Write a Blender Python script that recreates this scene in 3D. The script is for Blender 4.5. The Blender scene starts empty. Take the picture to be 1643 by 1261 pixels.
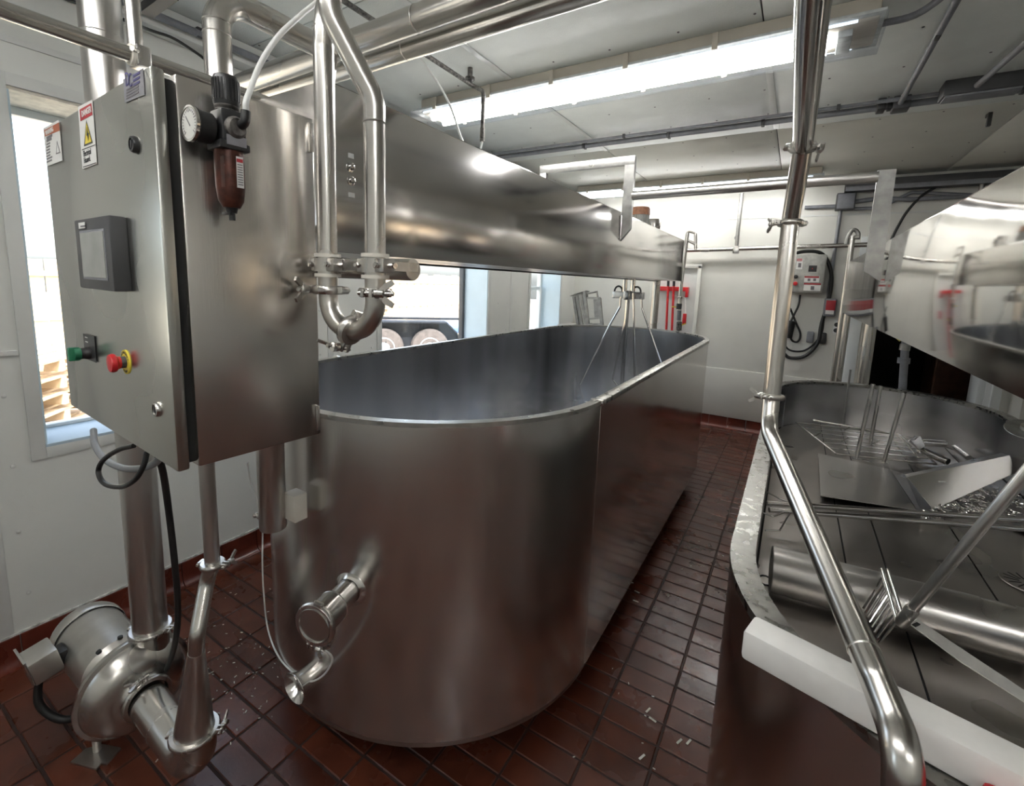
import bpy, bmesh, math, random
from mathutils import Vector, Matrix
random.seed(7)
C = bpy.context.scene.collection
SC = bpy.context.scene
V = Vector
# ---------------------------------------------------------------- camera
RM = ((0.8490814366, 0.1026667097, -0.5181894062),
      (0.5272081828, -0.1027597264, 0.8434998344),
      (0.0333503510, -0.9893937464, -0.1413781055))
FOC, CX, CY, CH = 747.0, 811.0, 558.0, 1.6
cd = bpy.data.cameras.new('camera'); cam = bpy.data.objects.new('camera', cd); C.objects.link(cam)
cd.sensor_fit = 'HORIZONTAL'; cd.sensor_width = 36.0; cd.lens = FOC * 36.0 / 1643.0
cd.shift_x = (821.5 - CX) / 1643.0; cd.shift_y = (CY - 630.5) / 1643.0
cd.clip_start = 0.02; cd.clip_end = 200
m = Matrix.Identity(4)
for i in range(3):
    m[i][0] = RM[i][0]; m[i][1] = -RM[i][1]; m[i][2] = -RM[i][2]
m[2][3] = CH
cam.matrix_world = m
SC.camera = cam
# ---------------------------------------------------------------- world, sun, exposure
w = bpy.data.worlds.new('world'); SC.world = w; w.use_nodes = True
nt = w.node_tree; bg = nt.nodes['Background']
sky = nt.nodes.new('ShaderNodeTexSky'); sky.sky_type = 'NISHITA'; sky.sun_disc = False
sky.sun_elevation = math.radians(48); sky.sun_rotation = math.radians(90); sky.dust_density = 3.0
hs0 = nt.nodes.new('ShaderNodeHueSaturation'); hs0.inputs['Saturation'].default_value = .45
nt.links.new(sky.outputs[0], hs0.inputs['Color']); nt.links.new(hs0.outputs[0], bg.inputs[0]); bg.inputs[1].default_value = 0.62
sl = bpy.data.lights.new('sun', 'SUN'); sl.energy = 9.0; sl.angle = 0.01; sl.color = (1, .95, .87)
so = bpy.data.objects.new('sun', sl); C.objects.link(so)
so.rotation_euler = (math.radians(20), math.radians(38), 0)
SC.view_settings.view_transform = 'Standard'; SC.view_settings.look = 'None'
SC.view_settings.exposure = 0.60; SC.view_settings.gamma = 1.0
SC.view_settings.use_curve_mapping = False
LAMP = 26.0
# ---------------------------------------------------------------- rays: a pixel of the photo and a known plane give a real place
def ray(u, v):
    a, b = (u - CX) / FOC, (v - CY) / FOC
    return V([RM[i][0]*a + RM[i][1]*b + RM[i][2] for i in range(3)])
def Pz(u, v, z): d = ray(u, v); return d * ((z - CH) / d.z) + V((0, 0, CH))
def Px(u, v, x): d = ray(u, v); return d * (x / d.x) + V((0, 0, CH))
def Py(u, v, y): d = ray(u, v); return d * (y / d.y) + V((0, 0, CH))
def Pd(u, v, t): return ray(u, v) * t + V((0, 0, CH))
# ---------------------------------------------------------------- materials
def nodes(name):
    mt = bpy.data.materials.new(name); mt.use_nodes = True
    return mt, mt.node_tree.nodes, mt.node_tree.links, mt.node_tree.nodes['Principled BSDF']
def tex(n, l, scale, detail=4, stretch=None, rough=.55):
    tc = n.new('ShaderNodeTexCoord'); mp = n.new('ShaderNodeMapping'); ns = n.new('ShaderNodeTexNoise')
    if stretch: mp.inputs['Scale'].default_value = stretch
    ns.inputs['Scale'].default_value = scale; ns.inputs['Detail'].default_value = detail
    ns.inputs['Roughness'].default_value = rough
    geo = n.new('ShaderNodeNewGeometry')
    l.new(geo.outputs['Position'], mp.inputs[0]); l.new(mp.outputs[0], ns.inputs['Vector'])
    return ns
def ramp(n, l, src, a, b, p0=.3, p1=.7):
    r = n.new('ShaderNodeValToRGB'); r.color_ramp.elements[0].position = p0; r.color_ramp.elements[1].position = p1
    r.color_ramp.elements[0].color = (*a, 1); r.color_ramp.elements[1].color = (*b, 1)
    l.new(src, r.inputs[0]); return r
def mrange(n, l, src, a, b):
    r = n.new('ShaderNodeMapRange'); r.inputs['From Min'].default_value = .3; r.inputs['From Max'].default_value = .7
    r.inputs['To Min'].default_value = a; r.inputs['To Max'].default_value = b
    l.new(src, r.inputs[0]); return r
def bump(n, l, b, src, strength, dist):
    bp = n.new('ShaderNodeBump'); bp.inputs['Strength'].default_value = strength; bp.inputs['Distance'].default_value = dist
    l.new(src, bp.inputs['Height'])
    return bp
def steel(name, col=(.56, .545, .525), r0=.2, r1=.32, stretch=(3, 3, .6), scale=4, wave=0, grain=0, dark=.82):
    mt, n, l, b = nodes(name)
    b.inputs['Metallic'].default_value = 1
    ns = tex(n, l, scale, 2, stretch, .4)
    cr = ramp(n, l, ns.outputs[0], tuple(c*dark for c in col), col)
    l.new(cr.outputs[0], b.inputs['Base Color'])
    mr = mrange(n, l, ns.outputs[0], r0, r1); l.new(mr.outputs[0], b.inputs['Roughness'])
    last = None
    if wave:
        wv = tex(n, l, 2.2, 1, (1, 1, 1)); bp = bump(n, l, b, wv.outputs[0], 1.0, wave); last = bp
    if grain:
        gr = tex(n, l, 260, 2, (1, 1, .05)); b2 = bump(n, l, b, gr.outputs[0], grain, .0005)
        if last: l.new(last.outputs[0], b2.inputs['Normal'])
        last = b2
    if last: l.new(last.outputs[0], b.inputs['Normal'])
    return mt
def paint(name, col, rough=.5, var=.06, scale=6, bmp=0, bscale=120, metallic=0, stretch=None, spec=.5):
    mt, n, l, b = nodes(name)
    b.inputs['Metallic'].default_value = metallic; b.inputs['Roughness'].default_value = rough
    b.inputs['Specular IOR Level'].default_value = spec
    ns = tex(n, l, scale, 4, stretch)
    cr = ramp(n, l, ns.outputs[0], tuple(max(0, c*(1-var)) for c in col), tuple(min(1, c*(1+var)) for c in col))
    l.new(cr.outputs[0], b.inputs['Base Color'])
    if bmp:
        gr = tex(n, l, bscale, 3); bp = bump(n, l, b, gr.outputs[0], bmp, .002); l.new(bp.outputs[0], b.inputs['Normal'])
    return mt
def emis(name, col, s):
    mt, n, l, b = nodes(name)
    b.inputs['Base Color'].default_value = (*col, 1); b.inputs['Emission Color'].default_value = (*col, 1)
    b.inputs['Emission Strength'].default_value = s
    return mt
def glass(name, col=(1, 1, 1), rough=0.0, alpha=.12):
    mt, n, l, b = nodes(name)
    tr = n.new('ShaderNodeBsdfTransparent'); tr.inputs[0].default_value = (*col, 1)
    gl = n.new('ShaderNodeBsdfGlossy'); gl.inputs['Roughness'].default_value = rough
    mx = n.new('ShaderNodeMixShader'); mx.inputs[0].default_value = alpha
    l.new(tr.outputs[0], mx.inputs[1]); l.new(gl.outputs[0], mx.inputs[2])
    l.new(mx.outputs[0], n['Material Output'].inputs[0])
    return mt
M = dict(
 satin=steel('steel_satin', (.64, .62, .595), .27, .34, scale=3, stretch=(1, 1, .3), wave=.0008, grain=.25, dark=.92),
 vat=steel('steel_vat_end', (.74, .72, .69), .20, .27, stretch=(1.5, 1.5, .35), scale=2, wave=.0012, grain=.2, dark=.9),
 side=steel('steel_vat_side', (.72, .70, .68), .12, .18, stretch=(1,1,.4), scale=2, wave=.004, dark=.93),
 inner=steel('steel_inner', (.66, .66, .67), .2, .28, stretch=(3, 3, .15), scale=2, wave=.002, dark=.85),
 mirror=steel('steel_mirror', (.74, .72, .69), .05, .08, wave=.0006, dark=.95),
 beam=steel('steel_beam', (.78, .76, .74), .12, .2, stretch=(1, 1, 1.5), scale=2, wave=.0025, dark=.85),
 pipe=steel('steel_pipe', (.62, .60, .565), .23, .29, stretch=(1, 1, 1), scale=3, dark=.94),
 shiny=steel('steel_shiny', (.70, .68, .66), .12, .18, scale=3, stretch=(1, 1, 1), dark=.94),
 clampm=steel('steel_cast', (.66, .64, .61), .25, .33, scale=10, dark=.85),
 rim=steel('steel_rim', (.50, .49, .46), .25, .4, scale=30, stretch=(1, 1, 1), dark=.8),
 cab=steel('steel_cabinet', (.74, .71, .67), .22, .27, stretch=(1, 1, 1), scale=3, wave=.0006, grain=.25, dark=.93),
 door=steel('steel_cabinet_door', (.60, .60, .56), .24, .3, stretch=(1, 1, 1), scale=3, wave=.0006, dark=.93),
 table=steel('steel_table', (.50, .47, .44), .26, .36, scale=5, stretch=(1, 1, 1), dark=.8),
 alu=paint('aluminium', (.33, .325, .31), .36, .2, 20, metallic=.8),
 rim2=steel('steel_wet_rim', (.34, .335, .31), .22, .4, scale=45, stretch=(1, 1, 1), dark=.75),
 pale=paint('pale_metal', (.72, .71, .67), .35, .12, 20, metallic=.4),
 motor=paint('motor_steel', (.60, .585, .55), .33, .1, 12, metallic=.9),
 wall=paint('wall_panel', (.66, .67, .64), .38, .03, 3, .25, 60),
 backw=paint('wall_back_paint', (.64, .635, .59), .4, .05, 2.2, .5, 14),
 wallup=paint('wall_upper', (.60, .605, .56), .45, .04, 3, .2, 40),
 lintel=paint('lintel_stucco', (.62, .58, .5), .7, .2, 25, .6, 40),
 ceil=paint('ceiling_panel', (.74, .77, .745), .42, .05, 5, .9, 190),
 ceil2=paint('ceiling_panel_far', (.72, .72, .66), .5, .04, 3, .3, 160),
 trimm=paint('trim_paint', (.62, .63, .61), .4, .04, 8),
 jamb=paint('jamb_paint', (.62, .74, .80), .35, .04, 5),
 sill=paint('sill_paint', (.40, .50, .58), .4, .05, 5),
 frame=paint('frame_vinyl', (.75, .78, .78), .35, .02, 5),
 darkframe=paint('frame_dark', (.08, .085, .09), .4, .1, 5),
 rubber=paint('black_rubber', (.012, .012, .012), .45, .2, 20),
 gasket=paint('gasket', (.01, .01, .01), .6, .2, 20),
 black=paint('black_plastic', (.022, .022, .023), .35, .3, 30),
 grey=paint('grey_plastic', (.055, .055, .058), .5, .1, 20),
 conduit=paint('conduit_grey', (.19, .195, .215), .5, .15, 20),
 hose=paint('hose_grey', (.25, .26, .27), .5, .1, 20),
 screen=paint('screen', (.30, .31, .29), .25, .12, 20),
 white=paint('white_plastic', (.80, .79, .76), .4, .06, 12, .2, 40),
 tubew=paint('white_tube', (.75, .76, .74), .35, .05, 12),
 ivory=paint('ivory_block', (.76, .73, .66), .45, .06, 12),
 sticker=paint('sticker', (.72, .72, .70), .4, .03, 12),
 silver=paint('silver_label', (.42, .42, .46), .3, .1, 60, metallic=.6),
 ink=paint('ink', (.03, .03, .03), .5, .05, 12),
 inkgrey=paint('ink_grey', (.16, .15, .16), .5, .05, 12),
 purple=paint('ink_purple', (.08, .07, .2), .5, .05, 12),
 red=paint('red_plastic', (.55, .02, .025), .3, .1, 12),
 redink=paint('red_ink', (.42, .03, .04), .5, .1, 12),
 orange=paint('orange_ink', (.45, .12, .05), .5, .1, 12),
 yellow=paint('yellow_plastic', (.75, .60, .05), .45, .08, 12),
 green=paint('green_plastic', (.02, .16, .08), .3, .2, 12),
 bowl=paint('rusty_bowl', (.07, .022, .014), .35, .7, 45, .3, 60, metallic=.4),
 corroded=paint('corroded_metal', (.16, .15, .14), .6, .8, 60, .6, 90, metallic=.5),
 rust=paint('rusty_cap', (.36, .17, .10), .6, .4, 25),
 motgrey=paint('motor_grey', (.38, .38, .35), .5, .2, 25),
 fixture=paint('fixture_base', (.52, .48, .41), .5, .05, 8),
 lens=emis('fixture_lens', (.78, .88, 1.0), 1.2),
 tubeon=emis('fluorescent_tube', (1.0, .985, .955), LAMP),
 lensend=paint('lens_clear', (.55, .58, .58), .15, .15, 40),
 tile0=None, grout=paint('grout', (.035, .016, .012), .7, .2, 30),
 caulk=paint('caulk', (.5, .49, .47), .4, .5, 40),
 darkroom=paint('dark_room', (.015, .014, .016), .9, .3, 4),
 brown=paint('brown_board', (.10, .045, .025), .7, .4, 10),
 ground=paint('outdoor_ground', (.62, .55, .44), .9, .15, 2),
 fence=paint('fence_wood', (.60, .46, .30), .8, .2, 8),
 tyre=paint('tyre', (.10, .085, .08), .8, .3, 20),
 hub=paint('wheel_rim', (.6, .66, .7), .4, .1, 10),
 fender=paint('trailer_black', (.02, .023, .03), .3, .3, 10),
 trblue=paint('trailer_blue', (.12, .2, .4), .4, .1, 10),
 crumb=paint('curd', (.7, .68, .6), .5, .1, 50),
 glassm=glass('window_glass', (.97, .99, 1), .0, .06),
 dial=paint('dial_face', (.6, .6, .57), .4, .05, 20),
 hazeglass=glass('lens_glass', (.95, .97, 1), .1, .2),
)
def tilemat(name, col):
    mt, n, l, b = nodes(name)
    oi = n.new('ShaderNodeObjectInfo')
    ns = tex(n, l, 9, 5)
    cr = ramp(n, l, ns.outputs[0], tuple(c*.72 for c in col), tuple(c*1.2 for c in col))
    hs = n.new('ShaderNodeHueSaturation'); mr = n.new('ShaderNodeMapRange')
    mr.inputs['To Min'].default_value = .75; mr.inputs['To Max'].default_value = 1.3
    l.new(oi.outputs['Random'], mr.inputs[0]); l.new(mr.outputs[0], hs.inputs['Value'])
    l.new(cr.outputs[0], hs.inputs['Color']); l.new(hs.outputs[0], b.inputs['Base Color'])
    n2 = tex(n, l, 3.0, 4); r2 = mrange(n, l, n2.outputs[0], .16, .42); l.new(r2.outputs[0], b.inputs['Roughness'])
    n3 = tex(n, l, 60, 3); bp = bump(n, l, b, n3.outputs[0], .25, .002); l.new(bp.outputs[0], b.inputs['Normal'])
    return mt
M['tile'] = tilemat('quarry_tile', (.092, .025, .013))
M['cove'] = tilemat('cove_tile', (.13, .027, .016))
# ---------------------------------------------------------------- mesh builder
def frame(d):
    d = d.normalized(); a = V((0, 0, 1)) if abs(d.z) < .9 else V((1, 0, 0))
    x = a.cross(d).normalized(); y = d.cross(x).normalized()
    return x, y
def fillet(path, rad, seg=8):
    path = [V(p) for p in path]; out = [path[0]]
    for i in range(1, len(path)-1):
        a, b, c = path[i-1], path[i], path[i+1]
        u = (a-b); v = (c-b); lu, lv = u.length, v.length; u.normalize(); v.normalize()
        ang = u.angle(v)
        if ang > math.pi - .02: out.append(b); continue
        r = rad[i-1] if isinstance(rad, (list, tuple)) else rad
        t = min(r / math.tan(ang/2), lu*(.97 if i == 1 else .49), lv*(.97 if i == len(path)-2 else .49)); r2 = t * math.tan(ang/2)
        cen = b + (u+v).normalized() * (r2 / math.sin(ang/2))
        p0, p1 = b + u*t, b + v*t
        e0, e1 = p0-cen, p1-cen; th = e0.angle(e1)
        for k in range(seg+1):
            f = k/seg
            out.append(cen + (e0*math.sin((1-f)*th) + e1*math.sin(f*th)) / math.sin(th))
    out.append(path[-1]); return out
def smooth_path(pts, sub=6):
    pts = [V(p) for p in pts]; out = []
    P = [pts[0]*2-pts[1]] + pts + [pts[-1]*2-pts[-2]]
    for i in range(1, len(P)-2):
        for k in range(sub):
            t = k/sub; a, b, c, d = P[i-1], P[i], P[i+1], P[i+2]
            out.append(.5*((2*b) + (c-a)*t + (2*a-5*b+4*c-d)*t*t + (3*b-a-3*c+d)*t**3))
    out.append(pts[-1]); return out
class MB:
    def __init__(s): s.b = bmesh.new()
    def tube(s, path, r, n=16, cap=True, fil=None, seg=8, inner=None):
        path = [V(p) for p in path]
        if fil: path = fillet(path, fil, seg)
        rs = r if isinstance(r, (list, tuple)) else [r]*len(path)
        t = (path[1]-path[0]).normalized(); x, y = frame(t); rings = []
        for i, p in enumerate(path):
            if i == 0: d = (path[1]-path[0]).normalized()
            elif i == len(path)-1: d = (path[-1]-path[-2]).normalized()
            else: d = ((path[i+1]-path[i]).normalized() + (path[i]-path[i-1]).normalized()).normalized()
            q = t.rotation_difference(d); x = q @ x; y = q @ y; t = d
            rings.append([s.b.verts.new(p + (x*math.cos(2*math.pi*k/n) + y*math.sin(2*math.pi*k/n))*rs[i]) for k in range(n)])
        for a, c in zip(rings, rings[1:]):
            for k in range(n): s.b.faces.new((a[k], a[(k+1) % n], c[(k+1) % n], c[k]))
        if cap:
            s.b.faces.new(rings[0][::-1]); s.b.faces.new(rings[-1])
        return s
    def lathe(s, p, d, prof, n=24, capa=True, capb=True):
        p = V(p); d = V(d).normalized(); x, y = frame(d); rings = []
        for (r, h) in prof:
            rings.append([s.b.verts.new(p + d*h + (x*math.cos(2*math.pi*k/n) + y*math.sin(2*math.pi*k/n))*max(r, 1e-4)) for k in range(n)])
        for a, c in zip(rings, rings[1:]):
            for k in range(n): s.b.faces.new((a[k], a[(k+1) % n], c[(k+1) % n], c[k]))
        if capa: s.b.faces.new(rings[0][::-1])
        if capb: s.b.faces.new(rings[-1])
        return s
    def box(s, c, size, rot=None, bev=0):
        mt = Matrix.Translation(V(c))
        if rot is not None: mt = mt @ rot.to_4x4()
        mt = mt @ Matrix.Diagonal((*size, 1))
        g = bmesh.ops.create_cube(s.b, size=1, matrix=mt)
        if bev:
            es = list({e for v in g['verts'] for e in v.link_edges})
            bmesh.ops.bevel(s.b, geom=es, offset=bev, segments=2, affect='EDGES', profile=.5, clamp_overlap=True)
        return s
    def bb(s, x0, x1, y0, y1, z0, z1, bev=0):
        return s.box(((x0+x1)/2, (y0+y1)/2, (z0+z1)/2), (abs(x1-x0), abs(y1-y0), abs(z1-z0)), None, bev)
    def plate(s, pts, th):
        pts = [V(p) for p in pts]; th = V(th)
        a = [s.b.verts.new(p) for p in pts]; c = [s.b.verts.new(p+th) for p in pts]; k = len(pts)
        s.b.faces.new(a[::-1]); s.b.faces.new(c)
        for i in range(k): s.b.faces.new((a[i], a[(i+1) % k], c[(i+1) % k], c[i]))
        return s
    def bar(s, p, q, wd, ht, up=(0, 0, 1), bev=0):
        p, q = V(p), V(q); d = q-p; L = d.length; d.normalize(); up = V(up)
        x = d.cross(up).normalized(); z = x.cross(d).normalized()
        rot = Matrix((x, d, z)).transposed()
        return s.box((p+q)/2, (wd, L, ht), rot, bev)
    def wall(s, outline, z0, z1, th=0, closed=True):
        k = len(outline)
        a = [s.b.verts.new((x, y, z0)) for x, y in outline]; c = [s.b.verts.new((x, y, z1)) for x, y in outline]
        for i in range(k if closed else k-1):
            j = (i+1) % k; s.b.faces.new((a[i], a[j], c[j], c[i]))
        return s
    def ring(s, o, i, z0, z1):   # closed band between two outlines
        k = len(o); R = [[s.b.verts.new((x, y, z)) for x, y in ol] for ol, z in ((o, z0), (o, z1), (i, z1), (i, z0))]
        for r in range(4):
            a, c = R[r], R[(r+1) % 4]
            for t in range(k): s.b.faces.new((a[t], a[(t+1) % k], c[(t+1) % k], c[t]))
        return s
def build(name, mb, mat, root=None, parent=None, ang=38, kind=None):
    bm = mb.b; bmesh.ops.recalc_face_normals(bm, faces=bm.faces)
    base = V(root.location) if root is not None else V((0, 0, 0))
    if root is None and bm.verts:
        xs = [v.co.x for v in bm.verts]; ys = [v.co.y for v in bm.verts]; zs = [v.co.z for v in bm.verts]
        base = V(((min(xs)+max(xs))/2, (min(ys)+max(ys))/2, min(zs)))
    for v in bm.verts: v.co -= base
    ca = math.radians(ang)
    for e in bm.edges:
        if len(e.link_faces) == 2 and e.calc_face_angle(0) > ca: e.smooth = False
    for f in bm.faces: f.smooth = True
    me = bpy.data.meshes.new(name); bm.to_mesh(me); bm.free()
    me.materials.append(M[mat] if isinstance(mat, str) else mat)
    o = bpy.data.objects.new(name, me); C.objects.link(o)
    if root is not None: o.parent = parent if parent is not None else root
    else: o.location = base
    if kind: o['kind'] = kind
    return o
def tag(o, label, cat, group=None, kind=None):
    if label: o['label'] = label
    if cat: o['category'] = cat
    if group: o['group'] = group
    if kind: o['kind'] = kind
    return o
def thing(name, loc, label, cat, group=None):
    o = bpy.data.objects.new(name, None); C.objects.link(o); o.location = loc; o.empty_display_size = .05
    return tag(o, label, cat, group)
def struct(name, mb, mat, root=None, ang=38):
    o = build(name, mb, mat, None); o['kind'] = 'structure'; return o
def sroot(name, loc=(0, 0, 0)):
    o = bpy.data.objects.new(name, None); C.objects.link(o); o.location = loc; o['kind'] = 'structure'; return o
def text(s, org, right, up, h, mat, root, parent, name='lettering', align='LEFT', sx=1.0, bold=0.0):
    cu = bpy.data.curves.new('t', 'FONT'); cu.body = s; cu.size = 1; cu.align_x = align; cu.extrude = .002; cu.offset = bold
    tmp = bpy.data.objects.new('t', cu); C.objects.link(tmp)
    bpy.context.view_layer.update()
    dg = bpy.context.evaluated_depsgraph_get()
    me = bpy.data.meshes.new_from_object(tmp.evaluated_get(dg)); bpy.data.objects.remove(tmp); bpy.data.curves.remove(cu)
    r = V(right).normalized(); u = V(up).normalized(); nn = r.cross(u)
    base = V(root.location)
    for v in me.vertices:
        c = v.co; v.co = V(org) - base + r*c.x*h*1.35*sx + u*c.y*h*1.35 + nn*c.z*.12
    me.name = name; me.materials.clear(); me.materials.append(M[mat])
    o = bpy.data.objects.new(name, me); C.objects.link(o); o.parent = parent; return o
def clamp(p, axis, R, wing, root, parent, label=None, th=.016, wl=.05, mat='clampm', flip=1):
    """hygienic clamp: grooved ring, two ears with hinge and swing bolt, and a wing nut"""
    p = V(p); a = V(axis).normalized(); wv = V(wing); wv = (wv - a*wv.dot(a)).normalized(); side = a.cross(wv)*flip
    mb = MB()
    mb.lathe(p - a*th/2, a, [(R-.004, 0), (R+.006, .0005), (R+.009, th*.3), (R+.009, th*.7), (R+.006, th-.0005), (R-.004, th)], 28, False, False)
    c = p + wv*(R+.012)
    for sg in (-1, 1): mb.box(c + side*sg*.007, (.0055, .02, th*.9), Matrix((side, wv, a)).transposed(), .001)
    c2 = p - wv*(R+.010)
    mb.box(c2, (.024, .012, th*.85), Matrix((side, wv, a)).transposed(), .002)
    mb.tube([c2 + side*.014 - wv*.003, c2 - side*.014 - wv*.003], .004, 10)
    o = build('clamp', mb, mat, root, parent)
    if parent is root or parent is None:
        nb = MB(); s0 = c + wv*.004
        nb.tube([s0 - side*.016, s0 + side*(wl*.75)], .0038, 10)
        nb.lathe(s0 + side*.012, side, [(.006, 0), (.0085, .002), (.0075, .016), (.004, .018)], 12)
        for sg in (-1, 1):
            q = s0 + side*.016 + a*sg*.003
            nb.plate([q + wv*.0025, q + side*.012 + wv*.0025, q + side*.030 + a*sg*.013 + wv*.0025, q + side*.026 + a*sg*.020 + wv*.0025, q + side*.014 + a*sg*.014 + wv*.0025], -wv*.005)
        build('wing_nut', nb, mat, root, o)
    return o
def seamring(mb, p, axis, R, w=.0018):
    mb.lathe(V(p)-V(axis).normalized()*w, axis, [(R, 0), (R+.0009, w), (R, 2*w)], 24, False, False)
# ================================================================ SETTING
XL, XR, YB, YF, ZC = -2.53, 3.0, 5.83, -2.2, 2.72
GD = .34                                  # wall thickness at the windows
# floor: slab of grout with single tiles laid on it
fl = sroot('floor')
o = build('grout_bed', MB().bb(XL-.4, XR+.2, YF-.2, YB+3.2, -.06, -.004), 'grout', fl)
TW, TL = .2075, .0975
cells = []
for k in range(-12, 16):
    x0 = -.250 + k*TW
    if x0 > XR or x0 < XL-.02: continue
    ph = 1.011 + (.021 if k > -4 else 0.021*(k+11)/7.0)*1.0
    j = -34
    while ph + j*TL < YB+.02:
        y0 = ph + j*TL; j += 1
        if y0 < YF: continue
        cells.append((x0, y0))
def tile_mesh(bm, x0, y0, dz=0):
    g = .0042; a, b, c, d = x0+g, x0+TW-g, y0+g, y0+TL-g; e = .0025
    lo = [bm.verts.new(p) for p in ((a, c, -.006), (b, c, -.006), (b, d, -.006), (a, d, -.006))]
    hi = [bm.verts.new(p) for p in ((a, c, -e+dz), (b, c, -e+dz), (b, d, -e+dz), (a, d, -e+dz))]
    tp = [bm.verts.new(p) for p in ((a+e, c+e, dz), (b-e, c+e, dz), (b-e, d-e, dz), (a+e, d-e, dz))]
    bm.faces.new(tp)
    for i in range(4):
        q = (i+1) % 4
        bm.faces.new((lo[i], lo[q], hi[q], hi[i])); bm.faces.new((hi[i], hi[q], tp[q], tp[i]))
def vis(x, y):
    """seen by the lens and not under a vat"""
    p = V((x, y, -CH)); q = [sum(RM[i][k]*p[i] for i in range(3)) for k in range(3)]
    if q[2] < .1: return False
    u, v = q[0]/q[2]*FOC+CX, q[1]/q[2]*FOC+CY
    if not (-60 < u < 1250 and 0 < v < 1340): return False
    if -1.9 < x < -.56 and y > 1.2: return False
    return True
vc = sorted([c for c in cells if vis(c[0]+.1, c[1]+.05)], key=lambda c: c[0]**2 + c[1]**2)
near = set(vc[:298])
b0 = bmesh.new(); tile_mesh(b0, 0, 0); tm = bpy.data.meshes.new('tile'); b0.normal_update(); b0.to_mesh(tm); b0.free(); tm.materials.append(M['tile'])
for c in vc[:298]:
    o = bpy.data.objects.new('tile', tm); C.objects.link(o); o.parent = fl
    o.location = (c[0], c[1], random.uniform(-.0006, .0006))
mb = MB()
for c in cells:
    if c not in near: tile_mesh(mb.b, c[0], c[1], random.uniform(-.0005, .0005))
build('tile_field', mb, 'tile', fl, kind='stuff')
# curd crumbs spilt on the floor
mb = MB()
for i in range(150):
    f = random.random()
    if f < .62: x, y = random.gauss(-1.72, .16), random.gauss(.86, .16)
    elif f < .8: x, y = random.uniform(-2.3, -1.5), random.uniform(.7, 1.3)
    else: x, y = random.uniform(-.5, -.1), random.uniform(1.0, 3.2)
    L = random.uniform(.003, .011); a = random.uniform(0, 3.14)
    mb.box((x, y, .0014), (L, L*.35, .002), Matrix.Rotation(a, 3, 'Z'))
for (u, v) in ((1040, 1140), (1047, 1155), (1030, 1215), (1090, 1190), (1105, 1191), (1012, 935), (1022, 950), (1020, 965)):
    p = Pz(u, v, 0); mb.box((p.x, p.y, .002), (.028, .007, .002), Matrix.Rotation(random.uniform(0, 3), 3, 'Z'))
o = build('curd_crumbs', mb, 'crumb'); tag(o, 'white crumbs of curd scattered on the red floor tiles', 'crumbs', kind='stuff')

# cove tiles along left and back wall
cvm = {}
def cove_mesh(L):
    bm = bmesh.new(); pr = []
    H, D = .125, .045
    pr = [(0, -.004), (D, -.004), (D, .002)]
    for i in range(6):
        a = math.pi/2*i/5; pr.append((D - (D-.010)*math.sin(a), .002 + (D)*(1-math.cos(a))))
    pr += [(.010, H-.004), (.006, H), (0, H)]
    A = [bm.verts.new((p[0], .002, p[1])) for p in pr]; B = [bm.verts.new((p[0], L-.002, p[1])) for p in pr]
    bm.faces.new(A); bm.faces.new(B[::-1])
    for i in range(len(pr)):
        j = (i+1) % len(pr); bm.faces.new((A[i], B[i], B[j], A[j]))
    bmesh.ops.recalc_face_normals(bm, faces=bm.faces)
    for e in bm.edges:
        if len(e.link_faces) == 2 and e.calc_face_angle(0) > .6: e.smooth = False
    for f in bm.faces: f.smooth = True
    me = bpy.data.meshes.new('cove_tile'); bm.to_mesh(me); bm.free(); me.materials.append(M['cove']); return me
cm = cove_mesh(.195)
bl = sroot('baseboard_left', (XL, 0, 0))
y = 1.019 - .195*9
while y < 2.6 or y < YB-.2:
    o = bpy.data.objects.new('cove_tile', cm); C.objects.link(o); o.parent = bl; o.location = (0, y, 0); y += .195
build('caulk_line', MB().bb(XL, XL+.009, -.8, YB, .125, .133), 'caulk', bl)
bk = sroot('baseboard_back', (0, YB, 0))
x = XL+.05
while x < .55:
    o = bpy.data.objects.new('cove_tile', cm); C.objects.link(o); o.parent = bk; o.location = (x, 0, 0); o.rotation_euler = (0, 0, -math.pi/2); x += .195

# walls
WIN = [(-2.0, -1.05, .87, 2.25), (.57, 1.40, .87, 2.25), (2.39, 3.76, .87, 2.25), (4.61, 5.40, .87, 2.25)]  # first opening is unseen, added behind the camera for daylight on the metal
mb = MB(); X0 = XL-GD; ys = YF
for (a, b, z0, z1) in WIN:
    mb.bb(X0, XL, ys, a, 0, ZC); mb.bb(X0, XL, a, b, 0, z0); mb.bb(X0, XL, a, b, z1, ZC); ys = b
mb.bb(X0, XL, ys, YB+.2, 0, ZC)
wl = sroot('wall_left', (XL, 0, 0))
build('wall_face', mb, 'wall', wl)
mb = MB()
for yy in (-.35, .40, 1.95, 4.2): mb.bb(XL, XL+.004, yy-.018, yy+.018, .13, ZC)
for k, yy in enumerate((-.35, .40, 1.95, 4.2)):
    build('joint_strip', MB().bb(XL-.001, XL+.004, yy-.02, yy+.02, .133, 2.4, .001), 'trimm', wl)
mb.b.free()
build('joint_rail', MB().bb(XL-.001, XL+.012, .445, .52, 1.255, 1.275, .003), 'trimm', wl)
build('joint_rail', MB().bb(XL-.001, XL+.006, YF, YB, 2.40, 2.425, .001), 'trimm', wl)
mb = MB()
for yy in (-.6, -.2, .25, .36, .47, 1.7, 1.88, 2.02, 2.3, 3.95, 4.12, 4.3):
    for zz in (.28, .55, .82, 1.1, 1.38, 1.7, 2.0, 2.3):
        mb.lathe((XL-.001, yy + random.uniform(-.01, .01), zz), (1, 0, 0), [(.008, 0), (.007, .003), (.003, .005)], 10)
build('rivets', mb, 'trimm', wl, kind='stuff')
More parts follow.
